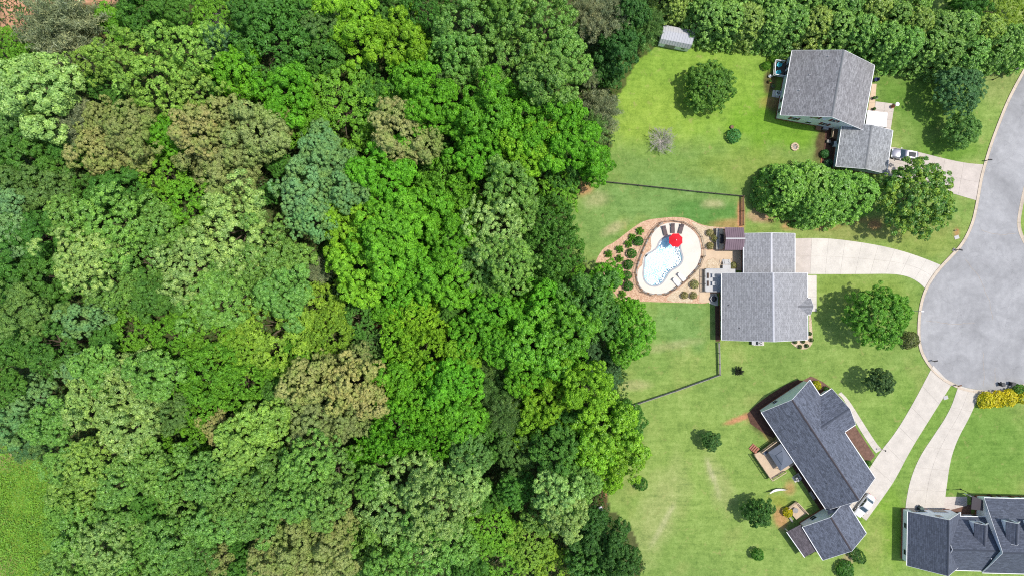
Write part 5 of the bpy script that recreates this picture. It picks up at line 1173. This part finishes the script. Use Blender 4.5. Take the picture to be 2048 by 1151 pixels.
# ---------------------------------------------------------------- grey deck behind the pool house
def deck(name, label, poly, z, mat, railmat, rails, rail_h=.95, parent=None):
    pts = [P2(*p, z) for p in poly]; x = sum(p[0] for p in pts) / len(pts); y = sum(p[1] for p in pts) / len(pts)
    root = empty(name, (x, y, 0)); tag(root, label, 'deck')
    sheet('floor', pts, z, M[mat], parent=root, z0=z - .16)
    for p in pts:
        q = Vector((x, y, 0)).lerp(Vector((p[0], p[1], 0)), .95); MB().box((q.x, q.y, (z - .16) / 2), (.14, .14, z - .16)).build('footing_post', M[railmat], root)
    for a, b in rails:
        A, B = Vector(pts[a]), Vector(pts[b]); n = max(1, round((B - A).length / 1.6)); ang = math.atan2(B.y - A.y, B.x - A.x)
        for k in range(n + 1):
            p = A.lerp(B, k / n); MB().box((p.x, p.y, z + rail_h / 2), (.09, .09, rail_h), ang).build('rail_post', M[railmat], root)
        MB().bar((*A, z + rail_h + .02), (*B, z + rail_h + .02), .13, .05).build('top_rail', M[railmat], root)
        MB().bar((*A, z + .15), (*B, z + .15), .05, .07).build('bottom_rail', M[railmat], root)
        m = MB(); c_ = int((B - A).length / .14)
        for j in range(c_):
            p = A.lerp(B, (j + .5) / c_); m.box((p.x, p.y, z + .15 + rail_h * .42), (.03, .03, rail_h * .84), ang)
        m.build('baluster_run', M[railmat], root)['kind'] = 'stuff'
    return root
dk2 = deck('grey_deck', 'light grey L-shaped deck with railing behind the pool house', [Z1(*p) for p in [(1140, 778), (1282, 778), (1282, 745), (1345, 745), (1345, 778), (1385, 778), (1385, 815), (1282, 815), (1275, 955), (1140, 955)]], .75, 'deck_grey', 'metal_grey', [(0, 1), (9, 0), (8, 9)])
p = P(*Z1(1313, 735), .4)
for k in range(3): MB().box((p.x, p.y + .3 * k, .55 - .2 * k), (1.5, .32, .08)).build('step', M['deck_grey'], dk2)
for s in (-.75, .75): MB().bar((p.x + s, p.y - .1, 1.45), (p.x + s, p.y + .9, .95), .06).build('stair_rail', M['black_metal'], dk2)
def armchair(name, label, u, v, z, ang, mat, frame, group=None, hz=0.0):
    root = empty(name, (0, 0, 0), 1e-9); tag(root, label, 'chair', group)
    MB().box((0, 0, .40), (.58, .56, .08)).build('seat', M[mat], root, bevel=.02)
    m = MB(); m.add([(-.29, .24, .40), (.29, .24, .40), (.29, .42, .92), (-.29, .42, .92), (-.29, .32, .40), (.29, .32, .40), (.29, .48, .90), (-.29, .48, .90)], [(0, 1, 2, 3), (7, 6, 5, 4), (0, 4, 5, 1), (1, 5, 6, 2), (2, 6, 7, 3), (3, 7, 4, 0)]); m.build('backrest', M[mat], root)
    for s in (-1, 1):
        MB().box((s * .33, .02, .60), (.09, .6, .05)).build('armrest', M[mat], root)
        for y in (-.25, .25): MB().box((s * .31, y, .19), (.06, .06, .38)).build('leg', M[frame], root)
        MB().box((s * .33, -.24, .49), (.05, .05, .2)).build('arm_post', M[frame], root)
    p = P(u, v, z); root.location = (p.x, p.y, z); root.rotation_euler = (0, 0, ang); return root
for q, w_ in (((1205, 830), 'upper'), ((1205, 892), 'lower')):
    armchair('deck_chair', 'light grey deck chair on the grey deck, %s of the pair on the right' % w_, *Z1(*q), .76, -math.pi / 2, 'deck_grey', 'metal_grey', 'grey deck chairs')
for q, w_ in (((1168, 830), 'upper'), ((1168, 892), 'lower')):
    p = P(*Z1(*q), 1.2); b_ = empty('planter_box', (p.x, p.y, .76)); tag(b_, 'narrow dark planter on the grey deck railing, %s of two' % w_, 'planter', 'dark planters')
    MB().box((p.x, p.y, .92), (.26, .95, .32), 0, 1.1).build('trough', M['black_metal'], b_); MB().box((p.x, p.y, 1.09), (.2, .88, .03)).build('soil', M['mulch_dark'], b_)
# grill cover / fire pit at the corner
p = P(*Z1(1213, 1012), .5); fp = empty('fire_table', (p.x, p.y, 0)); tag(fp, 'black six-sided fire pit on a white pad below the grey deck', 'fire pit')
MB().cyl((p.x, p.y), .62, .06, .5, 6).build('body', M['grill_black'], fp); MB().cyl((p.x, p.y), .72, .5, .56, 6).build('rim', M['metal_grey'], fp); MB().lathe((p.x, p.y, .56), [(.55, 0), (.4, .12), (.1, .2)], 12).build('cover', M['grill_black'], fp)
q = P(*Z1(1207, 1020)); MB_ = MB().prism([(q.x + 1.1 * x, q.y + 1.25 * y) for x, y in ((-.75, -.5), (-.6, .9), (.5, 1.0), (.85, .3), (.75, -.9), (.4, -.9))], .005, .055).build('concrete_pad', M['concrete']); tag(MB_, kind='structure')
def ac_unit(label, u, v, ang=0.0, pad=(1.6, 1.1), n=1):
    p = P(u, v, .5); root = empty('air_conditioner', (0, 0, 0), 1e-9); tag(root, label, 'air conditioner')
    MB().box((0, 0, .04), (pad[0], pad[1], .08)).build('pad', M['concrete'], root)
    b_ = MB().box((0, 0, .48), (.85, .85, .8)).build('cabinet', M['metal_grey'] if n == 2 else M['white_paint'], root, bevel=.03)
    m = MB(); m.cyl((0, 0), .34, .885, .90, 20); m.build('fan_grille', M['black_metal'], b_)
    for k in range(3):
        t = k * 2.094; MB().bar((.05 * math.cos(t), .05 * math.sin(t), .912), (.3 * math.cos(t), .3 * math.sin(t), .912), .12, .012).build('fan_blade', M['metal_white'], b_)
    root.location = (p.x, p.y, 0); root.rotation_euler = (0, 0, ang); return root
ac_unit('white air conditioner beside the left wall of the weathered house', *Y5(398, 915), T1.ang, (1.7, 1.3))
ac_unit('air conditioner below the lower wall of the pool house, beside a dark meter box', *Z4(376, 268), 0, (2.0, 1.1), 2)
ac_unit('grey air conditioner against the angled house beside the deck', *Z6(1000, 285), T3.ang, (1.5, 1.2), 2)
p = P(*Z4(335, 268), .4); mb = empty('meter_box', (p.x, p.y, 0)); tag(mb, 'dark box beside the air conditioner below the pool house', 'box'); MB().box((p.x, p.y, .4), (.7, .65, .65)).build('case', M['plastic_black'], mb, bevel=.03); MB().box((p.x, p.y, .74), (.74, .69, .05)).build('lid', M['metal_grey'], mb)

# ---------------------------------------------------------------- weathered house: side deck, furniture, clutter
dk1 = deck('side_deck', 'small dark deck with white railing at the left wall of the weathered house', [Y5(*p) for p in [(345, 455), (480, 470), (545, 490), (515, 690), (330, 660)]], .7, 'wood_dark', 'white_paint', [(0, 1), (4, 0), (3, 4)])
armchair('adirondack_chair', 'turquoise chair on the small side deck, upper of the two', *Y5(398, 515), .72, -1.9, 'turquoise', 'turquoise', 'turquoise deck chairs')
armchair('adirondack_chair', 'turquoise chair on the small side deck, lower of the two', *Y5(385, 630), .72, -1.2, 'turquoise', 'turquoise', 'turquoise deck chairs')
def pot(label, u, v, z=0, r=.28, mat='terracotta', plant=(.08, .2, .03), cat='plant pot'):
    p = P(u, v, z + .3); root = empty('plant_pot', (p.x, p.y, z)); tag(root, label, cat)
    MB().lathe((p.x, p.y, z), [(r * .7, 0), (r, .38), (r * 1.08, .40), (r * 1.08, .45), (r * .9, .45), (r * .85, .40)], 12).build('pot', M[mat], root)
    if plant:
        c = bpy.data.objects.new('plant', SHRUB[0]); COL.objects.link(c); c.parent = root; c.location = (0, 0, .55); c.scale = (r * 1.3,) * 3; c.color = plant + (1,)
    return root
pot('terracotta pot at the corner below the turquoise chairs deck', *Y5(283, 745), 0, .30)
pot('pale round pot beside the white air conditioner', *Y5(333, 808), 0, .30, 'stone')
pot('white round planter at the lower left corner of the side deck', *Y5(285, 668), 0, .26, 'white_paint', None)
pot('dark pot on the front walk of the weathered house, left of two', *Y6(815, 105), .05, .28, 'plastic_black')
pot('grey wire pot on the front walk of the weathered house, right of two', *Y6(848, 98), .05, .26, 'metal_grey')
pot('black pot above the white canopy', *Y6(818, 245), .05, .28, 'plastic_black')
pot('rusty pot at the corner of the front patio', *Y6(1058, 212), .05, .32, 'terracotta', (.25, .12, .05))
p = P(*Y6(1105, 190), .4); bt = empty('bird_bath', (p.x, p.y, 0)); tag(bt, 'white round bird bath at the patio corner', 'bird bath'); MB().lathe((p.x, p.y, 0), [(.22, 0), (.10, .15), (.08, .65), (.16, .7)], 14).build('pedestal', M['white_paint'], bt); MB().lathe((p.x, p.y, .7), [(.16, 0), (.36, .1), (.38, .13), (.33, .13), (.05, .06)], 16).build('bowl', M['white_paint'], bt)
# white canopy
cq = [P(*Y6(*q), 2.5) for q in [(735, 262), (995, 292), (978, 480), (712, 440)]]; cc = sum(cq, Vector()) / 4; cn = empty('patio_canopy', (cc.x, cc.y, 0)); tag(cn, 'white three-panel canopy over the front patio of the weathered house', 'canopy')
for k in range(3):
    t0, t1 = k / 3 + .004, (k + 1) / 3 - .004; v4 = [cq[0].lerp(cq[1], t0), cq[0].lerp(cq[1], t1), cq[3].lerp(cq[2], t1), cq[3].lerp(cq[2], t0)]
    MB().add(v4 + [q_ + Vector((0, 0, .04)) for q_ in v4], [(0, 1, 2, 3), (7, 6, 5, 4), (0, 1, 5, 4), (1, 2, 6, 5), (2, 3, 7, 6), (3, 0, 4, 7)]).build('canopy_panel', M['canvas_white'], cn)
for q_ in cq:
    w = q_.lerp(cc, .08); MB().box((w.x, w.y, 1.24), (.09, .09, 2.46)).build('post', M['black_metal'], cn)
for i in range(4): MB().bar(cq[i] - Vector((0, 0, .06)), cq[(i + 1) % 4] - Vector((0, 0, .06)), .06, .1).build('frame_bar', M['black_metal'], cn)
armchair('patio_chair', 'dark patio chair peeking out below the white canopy', *Y6(915, 495), .06, 2.6, 'wood_dark', 'black_metal')
armchair('porch_chair', 'navy blue chair at the right wall of the weathered house', *Y5(1795, 725), .05, -1.6, 'navy', 'black_metal')
# back stoop of the garage: wooden landing, boxes
sb = deck('back_stoop', 'small wooden stoop in the corner between weathered house and garage', [Y6(*p) for p in [(280, 490), (385, 500), (365, 640), (265, 610)]], .5, 'wood_brown', 'wood_tan', [(0, 1), (3, 0)], .8)
for i, (q, s, mt, lb) in enumerate([((90, 500), (.9, .7, .7), 'wood_brown', 'brown slatted planter box below the weathered gable'), ((180, 495), (.9, .7, .8), 'metal_grey', 'grey storage box below the weathered gable'), ((225, 665), (.6, .5, .5), 'stone', 'small grey crate beside the garage bed'), ((305, 700), (.45, 1.0, .6), 'white_paint', 'white narrow box against the grey garage wall'), ((265, 690), (.5, .6, .5), 'plastic_black', 'black bin beside the grey garage wall')]):
    p = P(*Y6(*q)); bx_ = empty('storage_box', (p.x, p.y, 0)); tag(bx_, lb, 'box'); MB().box((p.x, p.y, s[2] / 2), s, T1.ang).build('case', M[mt], bx_, bevel=.02); MB().box((p.x, p.y, s[2] + .03), (s[0] + .05, s[1] + .05, .05), T1.ang).build('lid', M[mt], bx_)
ed = [P2(*Y6(*p)) for p in [(150, 860), (135, 930), (160, 975), (230, 990)]]; ed = resample(ed, 9); eb = empty('brick_edging', (ed[0][0], ed[0][1], 0)); tag(eb, 'curved brick edging of the bed beside the grey garage', 'edging')
for i in range(9):
    a_, b_ = ed[i], ed[i + 1]; MB().box(((a_[0] + b_[0]) / 2, (a_[1] + b_[1]) / 2, .06), (math.hypot(b_[0] - a_[0], b_[1] - a_[1]) - .03, .16, .12), math.atan2(b_[1] - a_[1], b_[0] - a_[0])).build('brick', M['terracotta'], eb)
# fire ring on the lawn
p = P(1589, 294); fr_ = empty('fire_ring', (p.x, p.y, 0)); tag(fr_, 'round stone fire ring on the lawn left of the garage', 'fire ring')
for k in range(10):
    a_ = k * math.pi / 5; MB().box((p.x + .62 * math.cos(a_), p.y + .62 * math.sin(a_), .14), (.30, .36, .28), a_).build('stone', M['patio'], fr_)
MB().cyl((p.x, p.y), .48, .0, .05, 16).build('ash_bed', M['wood_grey'], fr_); MB().bar((p.x - .4, p.y - .25, .12), (p.x + .4, p.y + .3, .16), .13).build('log', M['wood_tan'], fr_)

# ---------------------------------------------------------------- angled house: deck with canopy, second deck, bench, hammock
dk3 = deck('back_deck', 'tan wooden back deck of the angled house', [Z5(800, 745), Z5(615, 880), Z5(550, 912), (1541.5, 958), (1569, 941), (1590, 927)], .8, 'wood_tan', 'wood_tan', [(0, 1), (2, 3), (3, 4)])
q0, q1 = P(*Z5(580, 870), .5), P(*Z5(530, 830), .2)
for k in range(4):
    p = q0.lerp(q1, k / 3); MB().box((p.x, p.y, .62 - .17 * k), (1.25, .34, .07), math.atan2(q1.y - q0.y, q1.x - q0.x) + math.pi / 2).build('step', M['wood_red'], dk3)
cv = [P(*Z5(*q), 2.4) for q in [(697, 888), (832, 795), (962, 985), (822, 1078)]]; cc = sum(cv, Vector()) / 4; gz = empty('deck_gazebo', (cc.x, cc.y, .8)); tag(gz, 'grey square canopy gazebo standing on the tan back deck', 'gazebo')
top = cc + Vector((0, 0, .9)); tv = [c_.lerp(cc, .58) + Vector((0, 0, .58)) for c_ in cv]
for i in range(4):
    j = (i + 1) % 4; MB().add([cv[i], cv[j], tv[j], tv[i]], [(0, 1, 2, 3)]).build('canopy_panel', M['canopy_grey'], gz)
    up = Vector((0, 0, .12)); a_, b_ = cv[i].lerp(cc, .50) + Vector((0, 0, .50)) + up, cv[j].lerp(cc, .50) + Vector((0, 0, .50)) + up
    MB().add([a_, b_, top + up], [(0, 1, 2)]).build('vent_panel', M['canopy_grey'], gz)
    w = cv[i].lerp(cc, .06); MB().box((w.x, w.y, 1.6), (.09, .09, 1.6), T3.ang).build('post', M['black_metal'], gz)
p = P(*Z5(655, 885), 1.2); armchair('patio_chair', 'dark chair beside the gazebo on the tan deck', *Z5(660, 888), .82, .9, 'canopy_grey', 'black_metal')
dk4 = deck('garden_deck', 'small tan wooden deck beside the golden shrub', [Z6(*q) for q in [(985, 520), (1095, 640), (985, 705), (890, 590)]], .45, 'wood_tan', 'wood_tan', [(0, 1), (3, 0)], .8)
p = P(*Z6(968, 605), .6); tb = empty('round_table', (p.x, p.y, .45)); tag(tb, 'small round grey table on the small tan deck', 'table'); MB().cyl((p.x, p.y), .52, 1.0, 1.05, 18).build('top', M['wood_grey'], tb); MB().cyl((p.x, p.y), .06, .45, 1.0, 8).build('stem', M['black_metal'], tb)
for k in range(3):
    p = P(*Z6(915 + 8 * k, 690 + 10 * k - 5)); MB().box((p.x, p.y, .35 - .12 * k), (1.1, .32, .06), T3.ang + math.pi / 2).build('step', M['wood_grey'], dk4)
def bench(label, u, v, ang):
    p = P(u, v, .5); root = empty('garden_bench', (0, 0, 0), 1e-9); tag(root, label, 'bench')
    for k in range(3): MB().box((0, -.2 + .17 * k, .45), (1.6, .14, .05)).build('seat_slat', M['wood_grey'], root)
    for k in range(2): MB().box((0, .27 + .03 * k, .62 + .18 * k), (1.6, .05, .13)).build('back_slat', M['wood_grey'], root)
    for s in (-.7, .7):
        MB().box((s, 0, .62), (.07, .55, .05)).build('armrest', M['wood_grey'], root)
        for y in (-.22, .24): MB().box((s, y, .22), (.07, .07, .43)).build('leg', M['wood_grey'], root)
    root.location = (p.x, p.y, 0); root.rotation_euler = (0, 0, ang)
bench('grey wooden bench against the back wall of the angled house', *Z6(1150, 460), T3.ang + math.pi / 2)
hm = empty('hammock', P(1540, 983)); tag(hm, 'long white curved hammock on a dark stand on the lawn', 'hammock')
a_, b_ = P(*Z6(715, 440), 1.1), P(*Z6(880, 403), 1.1); vs = []; fs = []
for i in range(13):
    t = i / 12; c_ = a_.lerp(b_, t); sag = -.55 * math.sin(math.pi * t); w = .06 + .16 * math.sin(math.pi * t) ** .7
    d_ = (b_ - a_).normalized(); nrm = Vector((-d_.y, d_.x, 0))
    bow = nrm * (.16 * math.sin(math.pi * t))
    for s in (-1, 0, 1): q = c_ + bow + nrm * w * s + Vector((0, 0, sag - (.12 if s == 0 else 0))); vs.append(q)
for i in range(12):
    for s in (0, 1): fs.append((i * 3 + s, i * 3 + s + 1, i * 3 + s + 4, i * 3 + s + 3))
m = MB(); m.add(vs, fs); o = m.build('bed', M['canvas_white'], hm); md = o.modifiers.new('solid', 'SOLIDIFY'); md.thickness = .03
for e_ in (a_, b_):
    k_ = -1 if e_ is a_ else 1; f_ = Vector((e_.x + d_.x * k_ * .35, e_.y + d_.y * k_ * .35, 1.15)); MB().bar((e_.x, e_.y, .05), f_, .06).build('stand_arm', M['black_metal'], hm); MB().bar(e_, f_, .02).build('rope', M['canvas_white'], hm)
MB().bar((a_.x, a_.y, .05), (b_.x, b_.y, .05), .07).build('stand_base', M['black_metal'], hm)

# ---------------------------------------------------------------- cars
def car(name, label, u, v, ang, paint, L=4.75, Wd=1.84, suv=False):
    root = empty(name, (0, 0, 0), 1e-9); tag(root, label, 'car'); hL = L / 2; hw = Wd / 2; zt = .98 if suv else .86; zr = 1.68 if suv else 1.43
    secs = [(-hL, .66, .35, .70 if not suv else .95), (-hL + .10, .82, .28, zt - .02), (-hL + .6, .97, .24, zt + .02), (-.9, 1.0, .24, zt + .03), (.7, 1.0, .24, zt), (hL - 1.1, .97, .24, zt - .06), (hL - .4, .90, .26, zt - .17), (hL - .08, .76, .32, zt - .30), (hL, .62, .38, .58)]
    vs = []; fs = []
    for x, k, zb, z1 in secs:
        w = hw * k; ring_ = [(w * .92, zb), (w, zb + .18), (w, z1 - .16), (w * .93, z1 - .03), (w * .6, z1 + .025), (0, z1 + .04)]
        ring_ = ring_ + [(-y, z) for y, z in ring_[-2::-1]]; vs += [(x, y, z) for y, z in ring_]
    n = 11
    for i in range(len(secs) - 1):
        for k in range(n): fs.append((i * n + k, (i + 1) * n + k, (i + 1) * n + (k + 1) % n, i * n + (k + 1) % n))
    fs += [tuple(range(n)), tuple(range((len(secs) - 1) * n + n - 1, (len(secs) - 1) * n - 1, -1))]
    body = MB().add(vs, fs).build('body', M[paint], root, smooth=True)
    xb0, xb1 = (-hL + .18, .95) if suv else (-hL + .75, 1.05); xt0, xt1 = (-hL + .55, .15) if suv else (-hL + 1.45, .15); wb, wt = hw * .90, hw * .70; z0 = zt - .02
    rings = [(xb0, xb1, wb, z0), (xb0 + (xt0 - xb0) * .85, xb1 + (xt1 - xb1) * .85, wt + .05, zr - .12), (xt0, xt1, wt, zr - .02), (xt0 + .2, xt1 - .2, wt - .14, zr + .02)]
    vs = []; fs = []
    for a0_, a1_, w, z in rings: vs += [(a0_, -w, z), (a1_, -w, z), (a1_, w, z), (a0_, w, z)]
    for i in range(3):
        for k in range(4): fs.append((i * 4 + k, i * 4 + (k + 1) % 4, i * 4 + 4 + (k + 1) % 4, i * 4 + 4 + k))
    fs.append((12, 13, 14, 15)); cab = MB().add(vs, fs).build('cabin', M[paint], root, bevel=.03)
    r0, r1 = rings[0], rings[1]
    def pane(nm, pts, par=cab, mt='glass_dark'):
        pts = [Vector(p) for p in pts]; c_ = sum(pts, Vector()) / 4; nn = (pts[1] - pts[0]).cross(pts[3] - pts[0]).normalized()
        if nn.dot(c_ - Vector((-.3, 0, .9))) < 0: nn = -nn
        pts = [c_ + (p - c_) * .90 for p in pts]; MB().add([p + nn * .012 for p in pts] + [p - nn * .02 for p in pts], [(0, 1, 2, 3), (0, 1, 5, 4), (1, 2, 6, 5), (2, 3, 7, 6), (3, 0, 4, 7)]).build(nm, M[mt], par)
    pane('windscreen', [(r0[1], -r0[2], r0[3]), (r0[1], r0[2], r0[3]), (r1[1], r1[2], r1[3]), (r1[1], -r1[2], r1[3])], mt='glass_tint')
    pane('rear_window', [(r0[0], -r0[2], r0[3]), (r0[0], r0[2], r0[3]), (r1[0], r1[2], r1[3]), (r1[0], -r1[2], r1[3])], mt='glass_tint')
    for s in (-1, 1):
        xm = (r0[0] + r0[1]) / 2; xn = (r1[0] + r1[1]) / 2
        pane('side_window', [(r0[0], s * r0[2], r0[3]), (xm, s * r0[2], r0[3]), (xn, s * r1[2], r1[3]), (r1[0], s * r1[2], r1[3])]); pane('side_window', [(xm, s * r0[2], r0[3]), (r0[1], s * r0[2], r0[3]), (r1[1], s * r1[2], r1[3]), (xn, s * r1[2], r1[3])])
        MB().box((.85, s * (hw + .09), zt + .05), (.14, .2, .12)).build('wing_mirror', M[paint], root, bevel=.02)
        MB().box((hL - .17, s * hw * .60, zt - .27), (.22, .36, .12)).build('headlight', M['lamp_clear'], root, bevel=.02); MB().box((-hL + .06, s * hw * .64, zt - .14), (.12, .34, .16)).build('taillight', M['lamp_red'], root, bevel=.02)
        for x in (-hL + .85, hL - .9):
            w_ = MB(); R = .34; n2 = 18; vs = [];
            for yy in (s * (hw - .2), s * (hw - .01)): vs += [(x + R * math.cos(2 * math.pi * k / n2), yy, R + R * math.sin(2 * math.pi * k / n2)) for k in range(n2)]
            w_.add(vs, [tuple(range(n2)), tuple(range(n2, 2 * n2))] + [(k, (k + 1) % n2, n2 + (k + 1) % n2, n2 + k) for k in range(n2)]); wo = w_.build('wheel', M['rubber'], root)
            vs = [(x + r_ * math.cos(2 * math.pi * k / 12), s * (hw + yy), R + r_ * math.sin(2 * math.pi * k / 12)) for r_, yy in ((.22, -.005), (.20, .01)) for k in range(12)]; MB().add(vs, [tuple(range(12, 24))] + [(k, (k + 1) % 12, 12 + (k + 1) % 12, 12 + k) for k in range(12)]).build('rim', M['chrome'], wo)
    if suv:
        MB().box(((xt0 + xt1) / 2 - .05, 0, zr + .025), ((xt1 - xt0) * .66, wt * 1.35, .02)).build('sunroof', M['glass_dark'], cab)
        for s in (-1, 1): MB().bar((xt0 + .2, s * (wt - .06), zr + .05), (xt1 - .2, s * (wt - .06), zr + .05), .04).build('roof_rail', M['chrome'], cab)
    p = P(u, v, .8); root.location = (p.x, p.y, .05); root.rotation_euler = (0, 0, ang); return root
q0, q1 = P(*Y6(1030, 800)), P(*Y6(1390, 855)); car('suv_car', 'silver grey suv with dark sunroof on the driveway beside the large round tree', *Y6(1208, 828), math.atan2(q0.y - q1.y, q0.x - q1.x), 'car_silver', 5.0, 1.95, True)
q0, q1 = P(*Z6(1600, 680)), P(*Z6(1770, 455)); car('sedan_car', 'white sedan parked beside the garage wing of the angled house', *Z6(1688, 565), math.atan2(q0.y - q1.y, q0.x - q1.x), 'car_white', 4.8, 1.88)

# ---------------------------------------------------------------- street furniture and small things
def mailbox(label, u, v, ang, mat='black_metal'):
    p = P(u, v); root = empty('mailbox', (0, 0, 0), 1e-9); tag(root, label, 'mailbox', 'mailboxes along the kerb')
    MB().box((0, 0, .5), (.11, .11, 1.0)).build('post', M['wood_dark'], root); MB().bar((0, 0, .6), (.28, 0, .95), .05).build('brace', M['wood_dark'], root)
    m = MB(); vs = []
    for x in (-.15, .5): vs += [(x, .11 * math.cos(t), 1.12 + (.11 * math.sin(t))) for t in [math.pi * k / 8 for k in range(9)]] + [(x, -.11, 1.0), (x, .11, 1.0)]
    n = 11; m.add(vs, [tuple(range(n)), tuple(range(n, 2 * n))] + [(k, (k + 1) % n, n + (k + 1) % n, n + k) for k in range(n)]); bx_ = m.build('box', M[mat], root); MB().box((.2, .13, 1.2), (.14, .015, .1)).build('flag', M['lamp_red'], bx_)
    root.location = (p.x, p.y, 0); root.rotation_euler = (0, 0, ang); return root
mailbox('dark mailbox where the upper driveway meets the kerb', *Z3(1765, 78), 0)
mailbox('dark mailbox with pale stones at its foot beside the pool house driveway', *Z3(1555, 718), -.3)
mailbox('dark mailbox at the kerb beside the angled house driveway', *Z4(1460, 380), .2)
mailbox('brown mailbox on the grass strip between two driveways', *Z4(1610, 535), .3, 'wood_brown')
mailbox('dark mailbox on the verge in the upper right corner', 2003, 150, .5) if False else None
for i, (q, r_) in enumerate([((1538, 712), .25), ((1530, 722), .2)]):
    p = P(*Z3(*q)); o = MB().lathe((p.x, p.y, 0), [(r_, 0), (r_ * .9, .12), (r_ * .4, .2)], 8).build('garden_stone', M['stone']); tag(o, 'pale stone at the foot of the mailbox, %s of two' % ['left', 'lower'][i], 'stone', 'stones by the mailbox')
# lamp posts: slender poles that lean outward in view
def pole(label, u, v, h, armlen, ang, mat, name='street_lamp'):
    p = P(u, v); root = empty(name, (p.x, p.y, 0)); tag(root, label, 'lamp post'); e = Vector((math.cos(ang), math.sin(ang), 0))
    MB().tube([(p.x, p.y, 0), (p.x, p.y, h)], [.07, .045], 10).build('post', M[mat], root); MB().lathe((p.x, p.y, 0), [(.14, 0), (.12, .3), (.07, .35)], 10).build('base', M[mat], root)
    t = Vector((p.x, p.y, h)); MB().tube([t, t + e * armlen + Vector((0, 0, .15))], [.035, .03], 8).build('arm', M[mat], root)
    MB().box(tuple(t + e * (armlen + .25) + Vector((0, 0, .15))), (.55, .2, .1), ang).build('lamp_head', M[mat], root)
pole('pale slender lamp post leaning into view at the turning circle kerb', 1824, 621, 2.6, .1, 0, 'metal_white')
pole('dark lamp post on the verge in the upper right corner', 1985, 160, 5.0, .8, .5, 'black_metal')
pole('dark thin lamp post on the lawn of the corner house', *Z7(1150, 245), 3.6, .6, math.pi, 'black_metal')
def bin_(label, u, v, ang, mat='plastic_black'):
    p = P(u, v, .5); root = empty('wheelie_bin', (0, 0, 0), 1e-9); tag(root, label, 'bin')
    MB().box((0, 0, .52), (.5, .52, .95), 0, 1.18).build('body', M[mat], root, bevel=.03); l_ = MB().box((0, .02, 1.03), (.64, .7, .07)).build('lid', M[mat], root, bevel=.02)
    MB().bar((-.25, .4, .98), (.25, .4, .98), .04).build('handle', M[mat], l_)
    for s in (-.27, .27):
        m = MB(); m.tube([(s - .03, .3, .12), (s + .03, .3, .12)], [.12, .12], 12); m.build('wheel', M['rubber'], root)
    root.location = (p.x, p.y, .03); root.rotation_euler = (0, 0, ang)
bin_('black wheelie bin at the kerb, left of the two by the golden shrubs', *Z4(1902, 530), .3)
bin_('black wheelie bin at the kerb, right of the two by the golden shrubs', *Z4(1968, 525), 1.3)
bin_('dark green wheelie bin in front of the corner house garage', *Z7(735, 440), .8, 'plastic_green')
for (u, v, lb) in ((*Z3(1558, 628), 'pale utility box lid on the lawn beside the bare clay spot'), (*Z4(1548, 612), 'grey utility lid on the grass strip between the driveways')):
    p = P(u, v); b_ = empty('utility_box', (p.x, p.y, 0)); tag(b_, lb, 'utility box'); MB().box((p.x, p.y, .04), (.9, .7, .08), .3).build('frame', M['concrete_old'], b_); MB().box((p.x, p.y, .085), (.75, .55, .02), .3).build('lid', M['metal_grey'], b_)
p = P(*Z3(1550, 578)); hy = empty('water_valve', (p.x, p.y, 0)); tag(hy, 'small pale standpipe beside the bare clay spot on the lawn', 'standpipe'); MB().cyl((p.x, p.y), .10, 0, .6, 10).build('pipe', M['canvas_white'], hy); MB().cyl((p.x, p.y), .15, .6, .68, 10).build('cap', M['terracotta'], hy)
p = P(1201, 1016, .3); tp_ = empty('covered_crate', (p.x, p.y, 0)); tag(tp_, 'small blue-grey crate at the woodland edge beside the red clay patch', 'crate'); MB().box((p.x, p.y, .3), (.7, .9, .6), .4).build('case', M['metal_grey'], tp_, bevel=.03); MB().box((p.x, p.y, .62), (.76, .96, .05), .4).build('lid', M['metal_white'], tp_)
p = P(*Z5(1270, 275), .5); ps_ = empty('garden_bench', (p.x, p.y, 0)); tag(ps_, 'pinkish brown bench in the mulch corner of the angled house', 'bench'); MB().box((p.x, p.y, .42), (1.2, .5, .08), T3.ang).build('seat', M['wood_red'], ps_); [MB().box((p.x + s * .5 * math.cos(T3.ang), p.y + s * .5 * math.sin(T3.ang), .2), (.08, .4, .38), T3.ang).build('leg', M['wood_red'], ps_) for s in (-1, 1)]
p = P(*Z5(1845, 850)); ln_ = empty('path_light', (p.x, p.y, 0)); tag(ln_, 'thin dark path lamp at the end of the front walk of the angled house', 'lamp post'); MB().cyl((p.x, p.y), .04, 0, 1.6, 8).build('post', M['wood_brown'], ln_); MB().lathe((p.x, p.y, 1.6), [(.06, 0), (.16, .2), (.05, .3)], 8).build('lantern', M['black_metal'], ln_)
